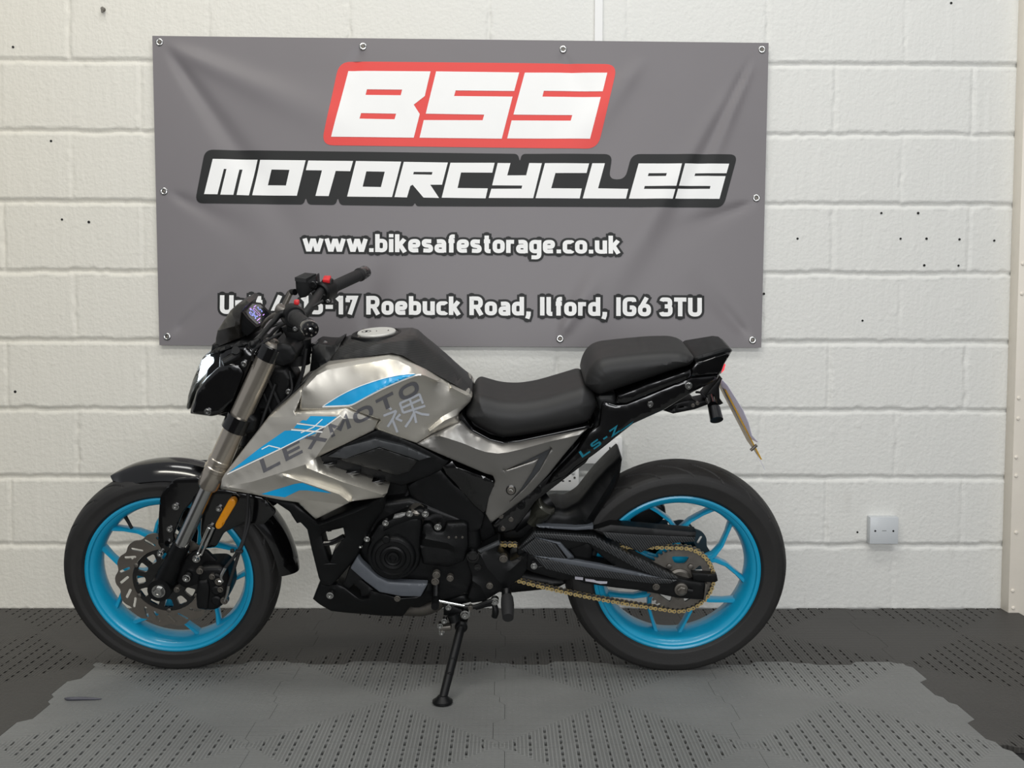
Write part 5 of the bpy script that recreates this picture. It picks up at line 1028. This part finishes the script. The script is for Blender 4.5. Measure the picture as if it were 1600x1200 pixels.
BP = slab('belly_pan', SATIN, wp(cN, [(44, 970), (108, 815), (160, 855), (250, 835), (320, 872), (440, 965), (470, 975), (520, 968), (540, 900), (600, 905), (780, 960), (970, 945), (1030, 835), (1080, 850), (1080, 980), (960, 1040), (872, 1042), (815, 1116), (640, 1112), (500, 1098), (320, 1085), (200, 1070), (110, 1020)],
    [.12, .12, .135, .14, .145, .15, .15, .15, .15, .15, .15, .15, .14, .135, .13, .13, .13, .12, .115, .115, .115, .115, .12]), w=.13, wb=.09, r=.008, parent=BIKE)
slab('belly_pan_floor', SATIN, cN([(44, 970), (130, 900), (400, 985), (860, 1000), (872, 1042), (815, 1112), (500, 1095), (200, 1065), (110, 1015)]), w=.105, sym=True, r=.012, parent=BP)
slab('belly_pan_arm', SATIN, cN([(355, 700), (430, 590), (470, 800), (600, 905), (540, 925), (455, 955), (450, 890), (395, 838), (355, 885), (300, 850)]), w=.138, wb=.11, r=.005, parent=BP)
slab('grey_insert', GUN, wp(cN, [(425, 602), (470, 660), (600, 775), (690, 818), (1028, 835), (968, 943), (800, 940), (615, 904), (490, 810), (366, 700)], [.145, .15, .155, .155, .15, .152, .155, .156, .152, .145]), w=.15, thick=.02, r=.004, rnd=2, parent=BP)
for x, y, r_ in [(195, 928, .0075), (768, 955, .0065)]: q = cN([(x, y)])[0]; bolt(q[0], q[1], .150, r_, STEEL if r_ > .007 else DULL, BP, .007)
# silencer low behind the engine
slab('silencer', ENGINE, [(735, 885), (800, 890), (880, 904), (896, 912), (870, 925), (800, 932), (750, 930), (690, 950), (690, 920)], w=.03, wb=-.12, r=.03, parent=BIKE)
b = MB(); b.tube([U(690, 935, .07), U(660, 950, .06), U(600, 945, .03)], .022, 16, sm=4); b.build('exhaust_pipe', DULL, BIKE)
PH = slab('footrest_plate', SATIN, wp(cG, [(345, 262), (355, 240), (380, 232), (410, 244), (540, 176), (551, 184), (530, 240), (560, 262), (612, 300), (716, 252), (712, 345), (680, 400), (620, 440), (600, 475), (540, 490), (450, 545), (372, 556), (350, 520), (372, 450), (372, 380), (350, 320)], [.14, .14, .14, .14, .14, .14, .138, .138, .136, .132, .132, .134, .136, .138, .14, .14, .14, .14, .14, .14, .14]), w=.14, wb=.09, r=.006, rnd=2, parent=BIKE, mirror=True, creases=[wp(cG, [(430, 260), (470, 340), (560, 440)], [.146, .147, .144]), wp(cG, [(380, 415), (430, 450), (470, 530)], [.145, .146, .144]), wp(cG, [(610, 350), (715, 255)], [.143, .135])])
slab('heel_guard', DARKGREY, cG([(412, 238), (540, 178), (548, 200), (430, 252)]), w=.146, wb=.135, r=.003, parent=PH)
b = MB(); b.lathe([(.01, .016), (-.002, .016), (-.003, .012), (.001, .011), (.001, 0)], pt(cG, 382, 270, .145), n=28); b.lathe([(.01, .010), (.0, .009), (.002, 0)], pt(cG, 412, 335, .147), n=20); b.build('pivot_cover', GLOSS, PH)
for x, y, w_, r_, m_ in [(568, 282, .146, .0085, DULL), (484, 446, .148, .007, DULL), (752, 325, .135, .0065, STEEL)]: q = cG([(x, y)])[0]; bolt(q[0], q[1], w_, r_, m_, PH, .006)
b = MB(); b.tube([pt(cG, 585, 470, .15), pt(cG, 588, 530, .17), pt(cG, 592, 560, .19)], [.012, .014, .014], 14); FP = b.build('footpeg', ENGINE, BIKE)
b = MB(); b.tube([pt(cG, 590, 520, .175), pt(cG, 592, 560, .20), pt(cG, 595, 640, .245)], [.0155, .017, .014], 16); b.build('peg_rubber', RUBBER, FP)
b = MB(); b.tube([pt(cG, 175, 538, .16), pt(cG, 225, 548, .16), pt(cG, 330, 568, .155)], .0042, 10); GLV = b.build('gear_rod', STEEL, BIKE)
b = MB(); b.tube([pt(cG, 330, 575, .155), pt(cG, 400, 572, .158), pt(cG, 470, 545, .16), pt(cG, 520, 530, .16)], .0062, 10, sm=4); b.build('gear_arm', ENGINE, GLV); b = MB(); b.lathe([(-.03, .010), (.016, .0105), (.018, .006)], pt(cG, 158, 540, .16), n=18); b.tube([pt(cG, 158, 540, .15), pt(cG, 160, 440, .13)], .008, 10); b.build('gear_lever', ENGINE, GLV)
for x, y, r_ in [(516, 540, .0085), (368, 580, .005), (155, 420, .008), (162, 380, .008), (245, 400, .007)]: q = cG([(x, y)])[0]; bolt(q[0], q[1], .162, r_, STEEL if x > 400 else DULL, GLV, .006)
b = MB(); b.tube([pt(cG, 400, 580, .14), pt(cG, 500, 555, .145), pt(cG, 520, 600, .15), pt(cG, 512, 635, .15)], [.006, .007, .009, .008], 10, sm=3); b.build('linkage', ENGINE, GLV)
SB = slab('stand_bracket', ENGINE, cG([(205, 560), (270, 575), (330, 600), (358, 640), (345, 680), (325, 720), (285, 720), (275, 680), (240, 630), (205, 630)]), w=.128, wb=.095, r=.004, parent=BIKE)
slab('sump', ENGINE, cG([(90, 470), (270, 490), (360, 500), (370, 560), (270, 575), (160, 545), (90, 520)]), w=.11, wb=-.11, r=.015, parent=EB)
foot = BI @ on_z(691.5, 1093, .011); top_ = pt(cG, 312, 690, .135); dirn = (foot-top_)
b = MB(); b.tube([top_, top_+dirn*.5, foot], [.0115, .0115, .0105], 18); b.lathe([(.02, .016), (-.006, .017), (-.012, .012)], top_+V3((0, .0, .0)), (0, 1, 0), 20); ST_ = b.build('side_stand', SATIN, BIKE)
b = MB(); up = BI.to_3x3() @ V3((0, 0, 1)); b.lathe([(-.0105, .021), (-.007, .0255), (-.002, .0255), (.004, .017), (.010, .0115)], foot, up, 28); b.build('stand_foot', SATIN, ST_)
for t in (.44, .64): b = MB(); c = top_+dirn*t; b.lathe([(.0, .0065), (-.0135, .0065), (-.0145, .005), (-.0145, 0)], c, n=14); b.build('stud', ENGINE, ST_)
b = MB(); b.box(pt(cG, 218, 695, .15), (.030, .022, .014), Matrix.Rotation(-.12, 3, 'Y'), bev=.003); SWT = b.build('stand_switch', DULL, ST_)
for x, y in [(210, 660), (194, 730), (235, 578), (185, 690)]: q = cG([(x, y)])[0]; bolt(q[0], q[1], .158, .006, STEEL, SWT, .006)
q = cG([(335, 620)])[0]; bolt(q[0], q[1], .135, .010, STEEL, SB, .008)
b = MB(); b.tube([pt(cG, 262, 620, .14), pt(cG, 275, 665, .145)], [.016, .014], 16); b.build('stand_spring', ENGINE, SB)
# ---------------------------------------------------------------- swingarm, guards, shock
SWA = slab('swingarm', SATIN, wp(cW, [(40, 392), (168, 258), (650, 292), (745, 345), (1030, 485), (1310, 622), (1400, 645), (1512, 660), (1498, 792), (1290, 775), (1100, 735), (980, 715), (800, 695), (560, 660), (480, 622), (400, 640), (330, 620), (160, 575), (40, 520)], [.112]*19), w=.112, wb=.07, r=.005, parent=BIKE, mirror=True,
    holes=[wp(cW, [(440, 400), (600, 350), (640, 400), (790, 520), (700, 505), (500, 470)], [.112]*6)])
slab('arm_cover', CARBON, wp(cW, [(48, 392), (170, 262), (650, 296), (745, 350), (1300, 620), (1170, 628), (960, 535), (760, 425), (600, 345), (330, 310), (180, 300)], [.118]*11), w=.118, thick=.01, r=.002, parent=SWA)
slab('arm_cover', CARBON, wp(cW, [(70, 395), (182, 305), (345, 350), (430, 470), (300, 455), (160, 440)], [.120]*6), w=.12, thick=.012, r=.002, parent=SWA)
slab('grey_edge', GUN, wp(cW, [(182, 303), (380, 345), (484, 462), (438, 466), (350, 352)], [.122]*5), w=.122, thick=.012, r=.002, parent=SWA)
slab('arm_cover', CARBON, wp(cW, [(165, 450), (430, 500), (800, 560), (1150, 620), (1290, 635), (1235, 660), (1100, 662), (700, 612), (480, 600), (260, 545)], [.120]*10), w=.12, thick=.012, r=.002, parent=SWA)
slab('grey_edge', GUN, wp(cW, [(165, 444), (420, 468), (700, 518), (980, 578), (1160, 618), (1000, 604), (760, 565), (430, 508)], [.122]*8), w=.122, thick=.012, r=.002, parent=SWA)
slab('white_marking', PAPER, cW([(492, 605), (556, 612), (554, 632), (492, 626)]), w=.1135, wb=.11, r=0, parent=SWA)['label'] = 'worn label'
slab('white_marking', PAPER, cW([(572, 622), (640, 630), (660, 640), (745, 645), (742, 660), (690, 662), (640, 650), (574, 640)]), w=.1135, wb=.11, r=0, parent=SWA)['label'] = 'worn label'
slab('axle_block', ENGINE, cW([(1408, 578), (1600, 590), (1610, 640), (1590, 652), (1420, 648)]), w=.105, wb=.085, r=.003, parent=SWA); slab('end_plate', DULL, cW([(1512, 662), (1528, 668), (1512, 790), (1496, 792)]), w=.114, wb=.07, r=.001, parent=SWA)
q = U(1064.3, 921, .118); b = MB(); b.lathe([(.006, .0175), (-.002, .0175), (-.003, .014), (-.003, .0125)], q, n=28); b.lathe([(-.002, .0125), (-.010, .0125), (-.012, .010), (-.012, .007), (-.016, .0065), (-.016, 0)], q, n=6); b.build('axle_nut', DULL, SWA)
for x, y, r_ in [(172, 522, .0068), (1126, 684, .0075)]: qq = cW([(x, y)])[0]; bolt(qq[0], qq[1], .124 if x < 500 else .116, r_, DULL if x > 500 else STEEL, SWA, .006)
b = MB(); b.tube([pt(cW, 1370, 712, .118), pt(cW, 1410, 718, .118)], .006, 10); b.build('adjuster', ENGINE, SWA)
b = MB(); b.tube([(0, -.11, 0), (0, .12, 0)], .010, 16); b.build('axle', STEEL, WR)
b = MB(); b.tube([U(842, 868, .1), U(842, 868, -.1)], .03, 24); b.build('pivot_tube', ENGINE, SWA)
slab('swingarm_bridge', SATIN, [(860, 838), (905, 838), (930, 852), (920, 895), (880, 895), (855, 880)], w=.09, sym=True, r=.01, parent=SWA)
CGD = slab('chain_guard', CARBON, wp(cW, [(700, 256), (1000, 278), (1432, 296), (1428, 330), (1250, 345), (1100, 372), (1005, 418), (880, 360), (740, 300)], [.098]*9), w=.098, thick=.006, r=.001, parent=BIKE)
slab('guard_top', SATIN, wp(cW, [(640, 240), (770, 200), (1440, 258), (1434, 298), (1000, 280), (700, 258)], [.096, .096, .096, .1, .1, .1]), w=.098, wb=.060, r=.002, parent=CGD)
HUG = slab('mudguard', SATIN, wp(lambda z: z, [(838, 826), (846, 812), (858, 800), (872, 797), (884, 800), (905, 788), (930, 756), (950, 735), (971, 716), (974, 720), (969, 752), (955, 780), (938, 805), (928, 824), (925, 836), (880, 838)], [.072]*16), w=.072, sym=True, r=.026, rnd=7, step=.010, parent=BIKE, creases=[wp(lambda z: z, [(973, 722), (950, 760), (915, 815)], [.082, .088, .09])])
slab('grey_edge', GUN, wp(cW, [(190, 210), (500, 222), (636, 206), (632, 236), (500, 244), (215, 226)], [.094]*6), w=.094, wb=.07, r=.002, parent=HUG)
b = MB(); b.lathe([(-.03, .02), (-.03, .026), (.0, .0265), (.008, .030), (.03, .030), (.034, .026), (.034, 0)], U(842, 802, .06), V3((.55, -.2, .75)), 28); b.build('shock_reservoir', mat('smoked_metal', (70, 70, 62), .25, .7, .3), BIKE)
b = MB(); b.tube([U(800, 820, .06), U(860, 780, .04)], .024, 18); b.build('shock', ENGINE, BIKE)
slab('linkage_plate', ENGINE, [(770, 822), (800, 806), (832, 810), (838, 828), (820, 842), (790, 842)], w=.07, sym=True, r=.006, parent=BIKE)
for x, y in [(685, 912), (705, 1040), (790, 945)]: q = cP([(x, y)])[0]; bolt(q[0], q[1], .09, .005, DULL, BIKE, .005)
# far-side rear caliper and its hanger
slab('brake_caliper', ENGINE, cW([(900, 140), (1010, 70), (1110, 40), (1170, 35), (1200, 70), (1210, 140), (1150, 200), (1000, 230), (920, 215)]), w=-.045, wb=-.10, r=.012, parent=BIKE)
